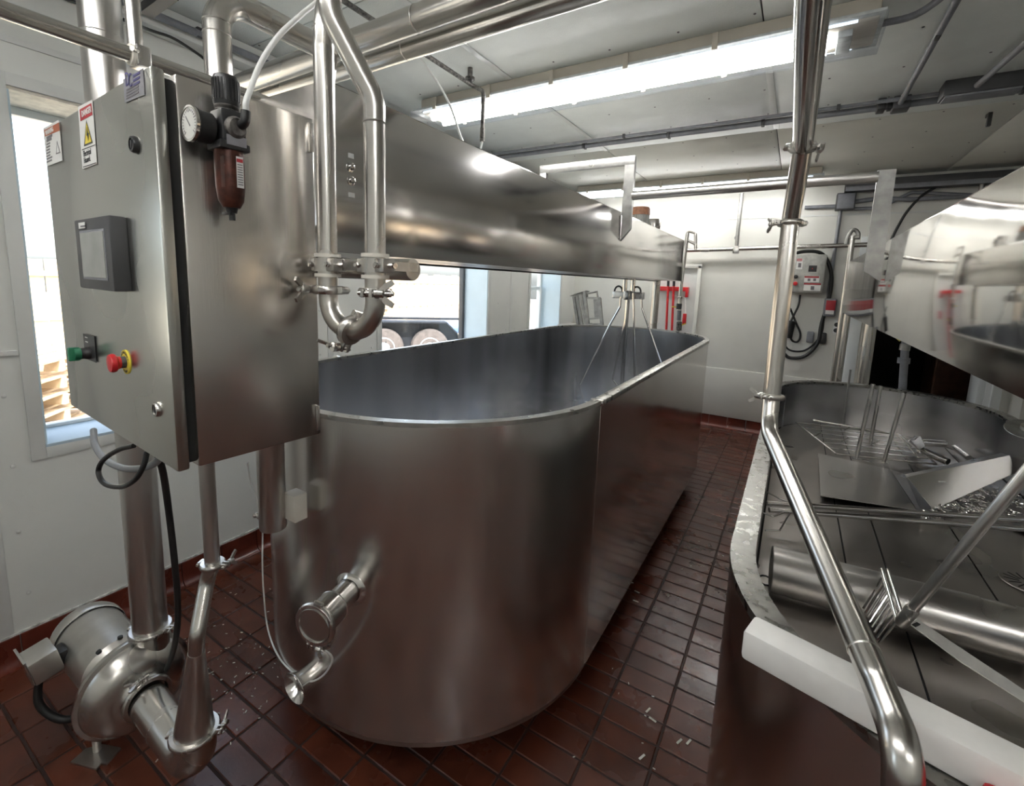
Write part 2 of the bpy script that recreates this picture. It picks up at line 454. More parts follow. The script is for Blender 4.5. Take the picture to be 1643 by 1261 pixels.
for k, (a, b, z0, z1) in enumerate(WIN):
    wr = sroot('window_%d' % (k+1), (XL, (a+b)/2, z0))
    xg = X0+.02 if k != 1 else X0+.04
    cs = .045
    mb = MB()
    mb.bb(XL-.001, XL+.007, a-cs, a, z0-cs, z1+cs, .001); mb.bb(XL-.001, XL+.007, b, b+cs, z0-cs, z1+cs, .001)
    mb.bb(XL-.001, XL+.007, a, b, z1, z1+cs, .001); mb.bb(XL-.001, XL+.007, a, b, z0-cs, z0, .001)
    build('casing', mb, 'trimm', wr)
    mb = MB(); mb.bb(X0, XL+.006, a-.001, b+.001, z0-.006, z0+.012, .002); build('window_sill', mb, 'sill', wr)
    mb = MB(); mb.bb(X0+.05, XL-.002, a, b, z1-.012, z1+.002); build('lintel', mb, 'lintel', wr)
    mb = MB(); mb.bb(X0+.01, XL-.002, b-.008, b+.002, z0+.012, z1-.012); mb.bb(X0+.01, XL-.002, a-.002, a+.008, z0+.012, z1-.012)
    build('jamb', mb, 'jamb', wr)
    fm = 'darkframe' if k == 2 else 'frame'
    mb = MB(); fw = .032
    a2, b2, zz0, zz1 = a+.008, b-.008, z0+.012, z1-.012
    mb.bb(xg, xg+.05, a2, a2+fw, zz0, zz1, .003); mb.bb(xg, xg+.05, b2-fw, b2, zz0, zz1, .003)
    mb.bb(xg, xg+.05, a2, b2, zz1-fw, zz1, .003); mb.bb(xg, xg+.05, a2, b2, zz0, zz0+.015, .003)
    build('window_frame', mb, fm, wr)
    if k == 3:
        mb = MB(); mb.bb(xg+.01, xg+.06, a2+fw, b2-fw, 1.50, 1.545, .003)
        mb.bb(xg+.055, xg+.075, a2+fw, a2+fw+.03, zz0, 1.53, .003); mb.bb(xg+.055, xg+.075, b2-fw-.035, b2-fw, zz0, 1.53, .003)
        build('window_sash', mb, 'frame', wr)
    build('pane', MB().bb(xg+.02, xg+.024, a2+fw*.5, b2-fw*.5, zz0+.008, zz1-fw*.5), 'glassm', wr)
# back wall with doorway
DX0, DX1, DZ = .60, 1.52, 2.05
bw = sroot('wall_back', (0, YB, 0))
mb = MB(); mb.bb(XL-GD, DX0, YB, YB+.22, 0, ZC); mb.bb(DX1, XR+.1, YB, YB+.22, 0, ZC); mb.bb(DX0, DX1, YB, YB+.22, DZ, ZC)
build('wall_face', mb, 'backw', bw)
mb = MB(); mb.bb(XL, DX0-.12, YB-.022, YB, .13, .69, .006); build('wall_plinth', mb, 'backw', bw)
build('joint_rail', MB().bb(XL, XR, YB-.006, YB, 2.36, 2.375), 'trimm', bw)
# shallow blocked opening behind the hanging tools
mb = MB(); mb.bb(-1.52, -1.47, YB-.05, YB, .69, 1.85, .004); mb.bb(-.99, -.95, YB-.05, YB, .69, 1.85, .004); mb.bb(-1.52, -.95, YB-.05, YB, 1.82, 1.87, .004)
build('recess_frame', mb, 'backw', bw)
build('recess_panel', MB().bb(-1.47, -.99, YB-.012, YB, .69, 1.82), M['trimm'], bw)
mb = MB(); mb.bb(1.72, 2.1, YB-.25, YB, 0, ZC); build('pilaster', mb, 'backw', bw)
for (x, z, r) in ((-.62, 2.16, .04), (.9, 2.2, .03)):
    build('wall_plug', MB().lathe((x, YB+.002, z), (0, -1, 0), [(r*.6, 0), (r*.6, .02), (r*.5, .03)], 16), 'conduit', bw)
dr = sroot('door_1', (DX0, YB, 0))
mb = MB(); mb.bb(DX0-.11, DX0-.015, YB-.03, YB, 0, DZ+.1, .004); build('casing', mb, 'frame', dr)
mb = MB(); mb.bb(DX0-.02, DX0+.03, YB-.02, YB+.22, 0, DZ, .004); build('jamb', mb, 'ivory', dr)
mb = MB(); mb.bb(DX1-.03, DX1+.02, YB-.03, YB+.22, 0, DZ, .004); build('jamb', mb, 'frame', dr)
mb = MB(); mb.bb(DX1+.02, DX1+.13, YB-.035, YB, 0, DZ+.1, .004); mb.bb(DX1+.06, DX1+.075, YB-.05, YB-.03, 0, DZ+.1, .003); build('casing', mb, 'frame', dr)
build('hinge', MB().bb(DX1-.045, DX1-.028, YB-.02, YB+.03, .9, 1.0, .002), 'alu', dr)
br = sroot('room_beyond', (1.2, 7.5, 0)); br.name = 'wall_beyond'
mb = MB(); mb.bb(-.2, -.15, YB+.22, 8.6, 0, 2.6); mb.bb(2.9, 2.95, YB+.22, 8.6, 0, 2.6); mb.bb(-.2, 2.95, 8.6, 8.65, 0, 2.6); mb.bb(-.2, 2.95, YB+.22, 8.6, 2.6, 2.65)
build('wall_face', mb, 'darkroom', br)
t = thing('storage_cabinet', (1.2, 7.2, 0), 'dark brown storage cabinet in the unlit room beyond the doorway', 'cabinet')
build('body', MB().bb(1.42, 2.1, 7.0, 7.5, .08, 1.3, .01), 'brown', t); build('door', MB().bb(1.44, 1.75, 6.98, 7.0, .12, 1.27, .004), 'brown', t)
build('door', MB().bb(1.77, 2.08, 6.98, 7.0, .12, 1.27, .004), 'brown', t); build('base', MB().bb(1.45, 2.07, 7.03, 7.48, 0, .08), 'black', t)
# right and front wall, ceiling
struct('wall_right', MB().bb(XR, XR+.1, YF, YB+.2, 0, ZC), 'wall')
struct('wall_front', MB().bb(XL-GD, XR+.1, YF-.1, YF, 0, ZC), 'wall')
ce = sroot('ceiling', (0, 2, ZC))
build('ceiling_slab', MB().bb(XL-GD, XR+.1, YF-.1, YB+.2, ZC+.012, ZC+.12), 'ink', ce)
xs = [XL-.0, -1.48, -.235, 1.04, 2.3, XR]; yr = [YF, 1.45, 3.93, YB]
for i in range(5):
    for j in range(3):
        mb = MB().bb(xs[i]+.003, xs[i+1]-.003, yr[j]+.003, yr[j+1]-.003, ZC, ZC+.012, .002)
        build('ceiling_panel', mb, 'ceil' if j < 2 else 'ceil2', ce)
for i in (1, 2, 3):
    build('joint_strip', MB().bb(xs[i]-.016, xs[i]+.016, yr[0] if i != 2 else 2.8, yr[2] if i != 2 else 3.9, ZC-.005, ZC+.001, .001), 'trimm', ce)
mb = MB()
for x in [-2.4+.305*k for k in range(17)]:
    for yy in [0.2+.42*k for k in range(14)]:
        mb.lathe((x+random.uniform(-.01, .01), yy+random.uniform(-.01, .01), ZC+.001), (0, 0, -1), [(.006, 0), (.005, .003)], 8)
build('ceiling_screws', mb, 'inkgrey', ce, kind='stuff')
mb = MB().bb(XL, XL+.10, YF, YB, ZC-.10, ZC, .01)
struct('trim_1', mb, 'trimm')                                # cornice along the left wall

# ---------------------------------------------------------------- outside
g = build('ground', MB().bb(-40, XL-GD-.02, -20, 40, -.15, -.05), 'ground'); g['kind'] = 'structure'; g['label'] = 'bright sunlit yard outside'
T0 = V((-6.1, 6.4, 0)); ax = V((.70, .73, 0)).normalized(); nr = V((.73, -.70, 0)).normalized()   # along / towards the house
t = thing('utility_trailer', T0, 'black tandem axle trailer with two wheels parked in the sunny yard', 'trailer')
for s in (-.42, .42):
    c = T0 + ax*s + V((0, 0, .31))
    wo = build('wheel', MB().lathe(c - nr*.11, nr, [(.2, 0), (.33, .02), (.36, .06), (.36, .17), (.33, .21), (.21, .22)], 32), 'tyre', t)
    mb = MB().lathe(c + nr*.085, nr, [(.205, 0), (.20, .03), (.16, .018), (.07, .03), (.05, .05)], 24)
    build('wheel_rim', mb, 'hub', t, wo)
    for k in range(5):
        a = 2*math.pi*k/5; build('lug_nut', MB().lathe(c + nr*.12 + (ax*math.cos(a) + V((0, 0, 1))*math.sin(a))*.115, nr, [(.014, -.03), (.014, .0)], 8), 'ink', t, wo)
mb = MB(); z = V((0, 0, 1)); prof = [(-1.0, .30), (-.93, .58), (-.72, .78), (.72, .78), (.93, .58), (1.0, .30)]
for a, b in zip(prof, prof[1:]):
    mb.plate([T0 + ax*a[0] + z*a[1] + nr*.14, T0 + ax*b[0] + z*b[1] + nr*.14, T0 + ax*b[0] + z*b[1] - nr*.16, T0 + ax*a[0] + z*a[1] - nr*.16], V((0, 0, .03)))
mb.plate([T0 + ax*a + z*h - nr*.14 for a, h in prof], nr*.02)
build('fender', mb, 'fender', t)
build('bed', MB().box(T0 - nr*.95 + z*.62, (3.6, 1.5, .12), Matrix((ax, nr, z)).transposed(), .01), 'trblue', t)
build('side_rail', MB().box(T0 - nr*.22 + z*.84, (3.6, .05, .05), Matrix((ax, nr, z)).transposed(), .01), 'fender', t)
def pile(loc, n, lab, dx=.0):
    t = thing('wooden_pallet_stack', loc, lab, 'pallets')
    p = V(loc)
    for k in range(n):
        for s in range(7): build('slat', MB().box(p + ax*(s-3)*.16 + z*(.16*k+.14), (.11, 1.1, .02), Matrix((ax, nr, z)).transposed()), 'fence', t)
        mb = MB()
        for s in (-.45, 0, .45): mb.box(p + nr*s + z*(.16*k+.08), (1.1, .05, .1), Matrix((ax, nr, z)).transposed())
        build('bearer', mb, 'fence', t)
pile((-8.6, 7.6, -.05), 8, 'tall stack of weathered wooden pallets behind the trailer')
pile((-6.2, 1.1, -.05), 5, 'low stack of wooden pallets seen through the window beside the cabinet')
t = thing('yard_fence', (-13, 6, -.05), 'long sunlit board fence at the far side of the yard', 'fence')
for k in range(60):
    build('board', MB().bb(-13.0, -12.96, -4+k*.4, -4+k*.4+.37, -.05, 1.75+random.uniform(-.04, .04)), 'fence', t)
build('rail', MB().bb(-12.95, -12.9, -4, 20, .5, .6), 'fence', t); build('rail', MB().bb(-12.95, -12.9, -4, 20, 1.4, 1.5), 'fence', t)

# ---------------------------------------------------------------- ceiling lamps
def fixture(name, x0, x1, y0, y1, zb, lab):
    t = thing(name, ((x0+x1)/2, (y0+y1)/2, zb), lab, 'ceiling light', 'fluorescent ceiling fixtures')
    build('housing', MB().bb(x0+.06, x1-.02, y0+.03, y1-.03, zb+.035, ZC, .012), 'fixture', t)
    yc = (y0+y1)/2
    mb = MB()          # lens: shallow tray with rounded edges
    prof = [(y0, zb+.045), (y0+.004, zb+.02), (y0+.03, zb), (y1-.03, zb), (y1-.004, zb+.02), (y1, zb+.045)]
    a = [mb.b.verts.new((x0, p[0], p[1])) for p in prof]; c = [mb.b.verts.new((x1, p[0], p[1])) for p in prof]
    for i in range(5): mb.b.faces.new((a[i], a[i+1], c[i+1], c[i]))
    mb.b.faces.new(a[::-1]); mb.b.faces.new(c)
    build('lens', mb, 'hazeglass', t)
    build('gasket', MB().bb(x0+.005, x1-.005, y0+.002, y1-.002, zb+.044, zb+.056, .002), 'lensend', t)
    build('reflector', MB().bb(x0+.08, x1-.09, y0+.03, y1-.03, zb+.036, zb+.043), 'lens', t)
    for yy in (yc-.055, yc+.055):
        build('tube', MB().tube([(x0+.10, yy, zb+.022), (x1-.18, yy, zb+.022)], .0165, 12), 'tubeon', t)
    build('end_cap', MB().bb(x1-.15, x1-.10, yc-.08, yc+.08, zb+.008, zb+.036, .004), 'lensend', t)
    n = 6
    for k in range(n):
        xx = x0+.2 + (x1-x0-.4)*k/(n-1)
        for yy in (y0-.001, y1+.001): build('latch', MB().bb(xx-.012, xx+.012, yy-.006, yy+.006, zb+.03, zb+.10, .002), 'fixture', t)
    return t
fixture('fluorescent_fixture', -2.2, .185, 2.33, 2.64, 2.60, 'long lit fluorescent ceiling fixture with clear lens, nearer the camera')
fixture('fluorescent_fixture', -2.35, .11, 5.17, 5.44, 2.60, 'long fluorescent ceiling fixture against the back wall')
fixture('fluorescent_fixture', -1.9, .4, -.55, -.24, 2.60, 'long fluorescent ceiling fixture above the camera')
fixture('fluorescent_fixture', .75, 2.85, -1.2, -.89, 2.60, 'unseen fluorescent ceiling fixture added behind the camera at right')  # extra lamp out of view, added to brighten the steel surfaces
fixture('fluorescent_fixture', 2.3, 2.6, 1.2, 2.4, 2.60, 'short fluorescent ceiling fixture by the right wall') if False else None
# ---------------------------------------------------------------- ceiling conduits
def conduit(pts, r, lab, clips=(), mat='conduit', fil=.06, grp=None, name='conduit'):
    t = thing(name, pts[0], lab, 'conduit', grp)
    build('pipe_run', MB().tube(pts, r, 12, fil=fil), mat, t)
    for c in clips:
        build('pipe_clip', MB().box(c, (.018, r*3.2, r*2.6), None, .002), 'grey', t)
    return t
def cl(y, z, xs_): return [(x, y, z) for x in xs_]
conduit([(XL+.02, 3.62, 2.685), (XR-.02, 3.62, 2.685)], .019, 'thick grey conduit crossing the ceiling in front of the seam', cl(3.62, 2.69, (-1.55, -.9, -.3, .35, .9)))
conduit([(XL+.02, 3.53, 2.69), (.55, 3.53, 2.69), (.75, 3.62, 2.69), (XR-.02, 3.72, 2.69)], .011, 'thin conduit beside the thick ceiling conduit', cl(3.53, 2.69, (-1.2, .1)))
conduit([(.395, 1.9, 2.69), (.395, 2.75, 2.69), (.393, 3.58, 2.68)], .014, 'grey conduit running from beside the near lamp to the ceiling box', [(.395, 2.75, 2.69), (.395, 3.4, 2.69)])
conduit([(.80, 2.2, 2.69), (.67, 3.38, 2.66)], .014, 'grey conduit at the far right of the ceiling')
t = thing('ceiling_box', (.68, 3.5, 2.66), 'flat grey junction box where the right conduits meet on the ceiling', 'junction box')
build('body', MB().bb(.55, .86, 3.42, 3.55, 2.645, ZC, .006), 'grey', t); build('lid', MB().bb(.56, .85, 3.43, 3.54, 2.636, 2.646, .003), 'conduit', t)
t = thing('ceiling_box', (.40, 3.6, 2.66), 'small grey fitting where the conduit from the lamp ends', 'junction box')
build('body', MB().bb(.36, .44, 3.56, 3.66, 2.65, ZC, .006), 'grey', t); build('clip', MB().bb(.29, .33, 3.56, 3.66, 2.66, ZC, .004), 'ink', t)
o = build('lamp_cord', MB().tube(smooth_path([(.17, 2.5, 2.67), (.3, 2.42, 2.655), (.42, 2.1, 2.67), (.46, 1.8, 2.70), (.44, 1.5, 2.71)]), .013, 10), 'conduit'); tag(o, 'grey flexible cord leaving the right end of the near lamp', 'cord')
o = build('hook_bracket', MB().bb(.885, .905, 4.1, 4.13, 2.64, ZC, .002).bb(.885, .905, 4.13, 4.16, 2.70, ZC), 'ink'); tag(o, 'small dark hook hanging from the bare ceiling at right', 'hook')
# air line hanger
t = thing('copper_drop', (-1.6, 2.16, 2.6), 'dark corroded rod along the ceiling with a short drop in front of the lamp', 'pipe')
build('rod', MB().tube([(-1.60, 1.0, 2.655), (-1.60, 2.17, 2.64), (-1.56, 2.22, 2.62), (-1.56, 2.22, 2.40)], .011, 10, fil=.02), 'corroded', t)
build('tip', MB().tube([(-1.56, 2.22, 2.43), (-1.56, 2.22, 2.36)], .014, 10), 'corroded', t)
build('anchor', MB().tube([(-1.60, 2.15, 2.64), (-1.60, 2.15, ZC)], .014, 10).lathe((-1.60, 2.15, 2.66), (0, 0, 1), [(.026, 0), (.026, .012)], 12), 'corroded', t)
o = build('air_tube', MB().tube(smooth_path([(-1.56, 2.22, 2.36), (-1.575, 2.21, 2.30), (-1.62, 2.18, 2.30), (-1.655, 2.15, 2.38), (-1.66, 2.05, 2.52), (-1.66, 1.9, 2.62), (-1.62, 1.7, 2.66)]), .006, 8), 'tubew'); tag(o, 'thin white tube looping below the dark rod by the lamp', 'tube')

t = thing('dark_band', (1.0, YB-.12, 2.58), 'dark grey strip added for the dark band along the top of the back wall right of the lamp', 'tray')  # made-up dark box, stands in for a dark band at the wall top
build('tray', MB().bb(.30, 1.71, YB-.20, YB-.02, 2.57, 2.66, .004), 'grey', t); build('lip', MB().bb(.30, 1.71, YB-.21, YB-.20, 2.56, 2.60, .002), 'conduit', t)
# ================================================================ LONG OVAL VAT
def stadium(cx, r, y0, y1, n=28):
    pts = []
    for k in range(n+1):
        a = math.pi + math.pi*k/n; pts.append((cx + r*math.cos(a), y0 + r*math.sin(a)))
    for k in range(n+1):
        a = math.pi*k/n; pts.append((cx + r*math.cos(a), y1 + r*math.sin(a)))
    return pts
def arc(cx, cy, r, a0, a1, n=28):
    return [(cx + r*math.cos(math.radians(a0+(a1-a0)*k/n)), cy + r*math.sin(math.radians(a0+(a1-a0)*k/n))) for k in range(n+1)]
def hit(u, v, cx, cy, r):          # place on a round wall
    d = ray(u, v); a = d.x**2+d.y**2; b = -2*(d.x*cx+d.y*cy); c = cx*cx+cy*cy-r*r
    t = (-b-math.sqrt(max(0, b*b-4*a*c)))/(2*a); return V((d.x*t, d.y*t, CH+d.z*t))
VX, VR, VY0, VY1, VZ0, VZ1 = -1.23, .69, 1.53, 3.85, .17, 1.20
vt = thing('cheese_vat', (VX, 2.7, 0), 'long oval stainless steel cheese vat standing in the middle of the tiled floor', 'vat')
mb = MB().wall(arc(VX, VY0, VR, 180, 360, 48), VZ0, VZ1-.004, closed=False); build('end_panel', mb, 'vat', vt)
mb = MB().wall(arc(VX, VY1, VR, 0, 180, 48), VZ0, VZ1-.004, closed=False); build('end_panel', mb, 'vat', vt)
for s in (1, -1):
    mb = MB(); x = VX + s*VR
    mb.bb(x-.001 if s > 0 else x-.0015, x+.0015 if s > 0 else x+.001, VY0, VY1, VZ0-.004, VZ1-.006); build('side_panel', mb, 'side', vt)
build('inner_wall', MB().wall(stadium(VX, VR-.026, VY0, VY1, 40), .45, VZ1-.002), 'inner', vt)
mb = MB(); mb.b.faces.new([mb.b.verts.new((x, y, .45)) for x, y in stadium(VX, VR-.026, VY0, VY1, 40)]); build('basin_floor', mb, 'inner', vt)
mb = MB(); mb.b.faces.new([mb.b.verts.new((x, y, VZ0+.002)) for x, y in stadium(VX, VR-.002, VY0, VY1, 40)]); build('underside', mb, 'table', vt)
mb = MB().ring(stadium(VX, VR+.003, VY0, VY1, 40), stadium(VX, VR-.028, VY0, VY1, 40), VZ1-.014, VZ1); build('rim', mb, 'rim', vt)
mb = MB().ring(stadium(VX, VR-.004, VY0, VY1, 40), stadium(VX, VR-.05, VY0, VY1, 40), VZ0-.02, VZ0); build('skirt_edge', mb, 'table', vt)
for s in (1, -1):
    mb = MB()
    for yy in (VY0, VY1): mb.bb(VX+s*(VR-.03)-.006, VX+s*(VR+.004)+.006*s, yy-.008, yy+.008, VZ1-.02, VZ1+.003, .002)
    build('rim_joint', mb, 'shiny', vt)
mb = MB().bb(VX+VR-.03, VX+VR+.010, VY0+.02, VY1, VZ1-.018, VZ1+.002, .004); build('side_rim', mb, 'rim', vt)
for x in (VX-.45, VX+.45):
    for yy in (VY0-.1, 2.7, VY1+.1):
        build('leg', MB().lathe((x, yy, 0), (0, 0, 1), [(.05, 0), (.05, .01), (.022, .02), (.022, .07), (.032, .075), (.032, VZ0+.001)], 16), 'pipe', vt)
# capped outlet
h0 = hit(562, 945, VX, VY0, VR); nrm = V((h0.x-VX, h0.y-VY0, 0)).normalized()
oz = Pz(523, 998, h0.z); oz = h0 + nrm*.155
ou = build('outlet_pipe', MB().tube([h0 - nrm*.03, h0 + nrm*.085], .037, 28).tube([h0 + nrm*.08, h0 + nrm*.155], .046, 28).lathe(h0 - nrm*.012, nrm, [(.06, 0), (.052, .012), (.038, .02)], 28, False, False), 'shiny', vt)
mb = MB(); seamring(mb, h0+nrm*.08, nrm, .046, .002); build('weld_ring', mb, 'clampm', vt, ou)
clamp(h0 + nrm*.155, nrm, .053, V((-.25, .2, -1)), vt, None)
build('outlet_cap', MB().lathe(h0 + nrm*.15, nrm, [(.053, 0), (.053, .01), (.050, .016), (.046, .016), (.044, .012), (.0, .0125)], 32, True, False), 'pipe', vt)
capc = h0 + nrm*.155
# drain spout
h1 = hit(500, 1082, VX, VY0, VR); n1 = V((h1.x-VX, h1.y-VY0, 0)).normalized()
h1.z = max(h1.z, .205)
mb = MB(); a = h1 - n1*.02
mb.lathe(a, n1, [(.034, 0), (.034, .045), (.037, .06), (.047, .080), (.051, .083), (.049, .085), (.036, .064), (.0315, .05), (.0315, .01), (0, .01)], 28, True, False)
build('drain_spout', mb, 'shiny', vt)
# tether cable
pts = [Pd(397, 742, 1.36), Pd(403, 775, 1.38), Pd(413, 805, 1.40)]
for (u, v) in ((418, 850), (418, 900), (420, 950), (427, 1010), (445, 1055), (475, 1085)):
    h = hit(u+3, v, VX, VY0, VR+.006); pts.append(h)
for (u, v, k) in ((500, 1093, .03), (522, 1080, .08), (533, 1055, .12)):
    h = hit(u, v, VX, VY0, VR+k); pts.append(h)
pts.append(capc + V((0.01, 0, -.062)))
o = build('tether_cable', MB().tube(smooth_path(pts), .0028, 8), 'tubew'); tag(o, 'thin white cable hanging down the vat end and looping up to the outlet cap', 'cable')

# ================================================================ GANTRY HOUSING OVER THE VAT
BX0, BX1, BY0, BY1, BZ0, BZ1 = -1.46, -1.0, .775, 4.97, 1.66, 2.062
bt = thing('agitator_housing', (-1.23, 2.9, 0), 'long polished stainless box beam spanning above the oval vat', 'housing')
def box_beam(t, x0, x1, y0, y1, z0, z1, mat, face):
    build('end_plate', MB().bb(x0+.004, x1-.004, y0, y0+.004, z0+.002, z1-.002), mat, t)
    build('end_plate', MB().bb(x0+.004, x1-.004, y1-.004, y1, z0+.002, z1-.002), mat, t)
    build('top_cover', MB().bb(x0, x1, y0, y1, z1-.004, z1, .002), mat, t)
    build('underside', MB().bb(x0+.004, x1-.004, y0+.002, y1-.002, z0, z0+.003), 'table', t)
    for x, sgn in ((x0, 1), (x1, -1)):
        build('side_panel', MB().bb(min(x, x+.003*sgn), max(x, x+.003*sgn), y0, y1, z0-.001, z1-.003, .0012), mat, t)
box_beam(bt, BX0, BX1, BY0, BY1, BZ0, BZ1, 'beam', 1)
build('tie_rod', MB().tube([(-1.21, .80, 1.652), (-1.21, 4.94, 1.652)], .004, 8), 'ink', bt)
for (u, v) in ((562, 268), (563, 290)):
    p = Px(u, v, BX1)
    build('bolt', MB().lathe(p, (1, 0, 0), [(.0125, 0), (.0125, .002), (.008, .003), (.0075, .010), (.004, .012)], 6 if False else 16), 'shiny', bt)
for (u, v, w_) in ((563, 250, .018), (564, 313, .02)):
    p = Px(u, v, BX1); build('mark', MB().bb(BX1, BX1+.0006, p.y-w_/2, p.y+w_/2, p.z-.006, p.z+.006), 'trimm', bt)
build('far_post', MB().lathe((-1.23, 4.93, 0), (0, 0, 1), [(.07, 0), (.07, .01), (.038, .012), (.038, 1.66)], 24), 'pipe', bt)
NP = V((-1.262, .757, 0))
np_ = build('near_post', MB().lathe((NP.x, NP.y, .845), (0, 0, 1), [(.036, 0), (.038, .004), (.038, .80)], 28), 'satin', bt)
bp = Py(424, 822, .735)
build('bolt', MB().lathe(V((NP.x-.030, NP.y-.022, .885)), V((-.8, -.6, 0)), [(.013, 0), (.013, .003), (.008, .004), (.008, .016), (.005, .019)], 14), 'clampm', bt, np_)
pb = Py(471, 812, .79)
build('spacer_block', MB().box((pb.x, .797, pb.z), (.052, .042, .082), None, .002), 'ivory', bt)
build('cross_tube', MB().lathe((-1.262, .64, 1.615), (1, 0, 0), [(.0200, 0), (.0200, .665), (.0188, .667), (0, .6675)], 28, True, False).tube([(-1.262, .64, 1.615), (-1.262, .757, 1.615)], .018, 16), 'pipe', bt)
# bearings plates, far hanger of the beam end
build('end_bracket', MB().bb(-1.0, -.985, 4.93, 4.975, 1.66, 2.05, .002).bb(-1.0, -.99, 4.9, 4.93, 1.8, 1.84), 'pipe', bt)

def agi_motor(u, v, D, H, lab, mats, x=-1.23):
    p = Px(u, v, x); t = thing('gear_motor', (x, p.y, BZ1), lab, 'motor', 'agitator motors')
    mb = MB(); mb.lathe((x, p.y, BZ1), (0, 0, 1), [(D*.5, 0), (D*.5, .02), (D*.42, .025), (D*.42, H)], 24)
    for k in range(20):
        a = 2*math.pi*k/20; mb.box((x + D*.45*math.cos(a), p.y + D*.45*math.sin(a), BZ1+.02+H*.5), (D*.09, .006, H*.9), Matrix.Rotation(a, 3, 'Z'))
    build('body', mb, mats[0], t)
    build('fan_cover', MB().lathe((x, p.y, BZ1+H), (0, 0, 1), [(D*.52, 0), (D*.52, .05), (D*.46, .065), (0, .07)], 24, True, False), mats[1], t)
    build('terminal_box', MB().box((x-D*.55, p.y-.02, BZ1+H*.5), (.05, .07, .08), None, .006), mats[0], t)
    return t
agi_motor(1027, 352, .155, .15, 'grey finned motor with rusty brown cap on the box beam', ('motgrey', 'rust'))
agi_motor(1049, 365, .125, .11, 'smaller brass coloured motor behind the finned motor on the box beam', ('pipe', 'pipe'))
# ---------------------------------------------------------------- agitator
AY = 4.0
ag = thing('agitator', (-1.23, AY, 1.5), 'stainless agitator with bent rods hanging from the beam into the oval vat', 'agitator')
hz = Py(1015, 474, AY).z
mb = MB()
for dx in (-.035, .035): mb.tube([(-1.23+dx, AY, hz), (-1.23+dx, AY, BZ0)], .020, 14)
build('shaft', mb, 'shiny', ag)
build('hub', MB().box((-1.23, AY, hz), (.27, .05, .06), None, .006).box((-1.23, AY, hz), (.05, .11, .08), None, .006), 'clampm', ag)
for sx in (-.09, .07):
    build('shackle', MB().tube([( -1.23+sx+.035*math.cos(a), AY, hz+.03+.045*math.sin(a)) for a in [math.pi*k/8 for k in range(9)]], .008, 8), 'rubber', ag)
for pth, yy in ((((996, 476), (995, 492), (978, 522), (930, 618), (936, 640)), AY-.02), (((1009, 476), (1006, 494), (1001, 525), (983, 609), (990, 618)), AY+.12), (((1016, 470), (1017, 500), (1018, 610)), AY-.05), (((1029, 476), (1030, 494), (1039, 520), (1063, 590), (1060, 600)), AY+.03)):
    build('stirring_rod', MB().tube([Py(u, v, yy) for u, v in pth], .0085, 10, fil=.03), 'shiny', ag)
build('centre_rod', MB().tube([(-1.25, AY+.06, hz), (-1.25, AY+.06, .7)], .018, 12), 'shiny', ag)

# ================================================================ CONTROL CABINET
CS = .795
cc = V((-1.002*CS, .410*CS, 0)); th_ = math.radians(3.5)
U = V((-math.cos(th_), math.sin(th_), 0)); W = V((math.sin(th_), math.cos(th_), 0)); ZZ = V((0, 0, 1))
CZ1, CZ0, CD = 1.6+.355*CS, 1.6-.397*CS, .3145*CS
def cab(a, b, z): return cc + U*a + W*b + ZZ*z
def fr(u, v, off=0):                     # on the door, off metres in front of it
    d = ray(u, v); p0 = cc - W*off; t = (p0 - V((0, 0, CH))).dot(W)/d.dot(W); return d*t + V((0, 0, CH))
def sd(u, v, off=0):                     # on the right side
    d = ray(u, v); p0 = cc - U*off; t = (p0 - V((0, 0, CH))).dot(U)/d.dot(U); return d*t + V((0, 0, CH))
CW = (fr(68, 203)-cc).dot(U)
rc = Matrix((-U, W, ZZ)).transposed()
ct = thing('control_cabinet', cab(CW/2, CD/2, CZ0), 'stainless steel control cabinet hanging left of the vat with screen and switches', 'cabinet')
hz_ = (CZ0+CZ1)/2; HH = CZ1-CZ0
build('body', MB().box(cab(CW/2, (CD+.030)/2, hz_), (CW, CD-.030, HH), rc, .004), 'cab', ct)
build('gasket', MB().box(cab(CW/2, .0245, hz_), (CW-.018, .013, HH-.018), rc), 'gasket', ct)
dro = build('door', MB().box(cab(CW/2, .009, hz_), (CW, .018, HH), rc, .004), 'door', ct)
for zz in (CZ0+.035, CZ1-.035): build('hinge', MB().box(cab(-.002, CD-.008, zz), (.005, .008, .05), rc, .001), 'clampm', ct)
for dz in (-.2, .2): build('mounting_arm', MB().bar(cab(CW*.6, CD-.002, hz_+dz*.7), V((cab(CW*.6, 0, 0).x, .725, hz_+dz*.7)), .05, .02), 'table', ct)
build('mounting_plate', MB().bb(-1.30, -1.0, .722, .735, 1.40, 1.66), 'table', ct)
def quad(name, px, mat, off=.0008, th=.0008, root=ct, parent=None, f=fr):
    pts = [f(u, v, off) for u, v in px]; nv = -W if f is fr else -U
    return build(name, MB().plate(pts, nv*th), mat, root, parent)
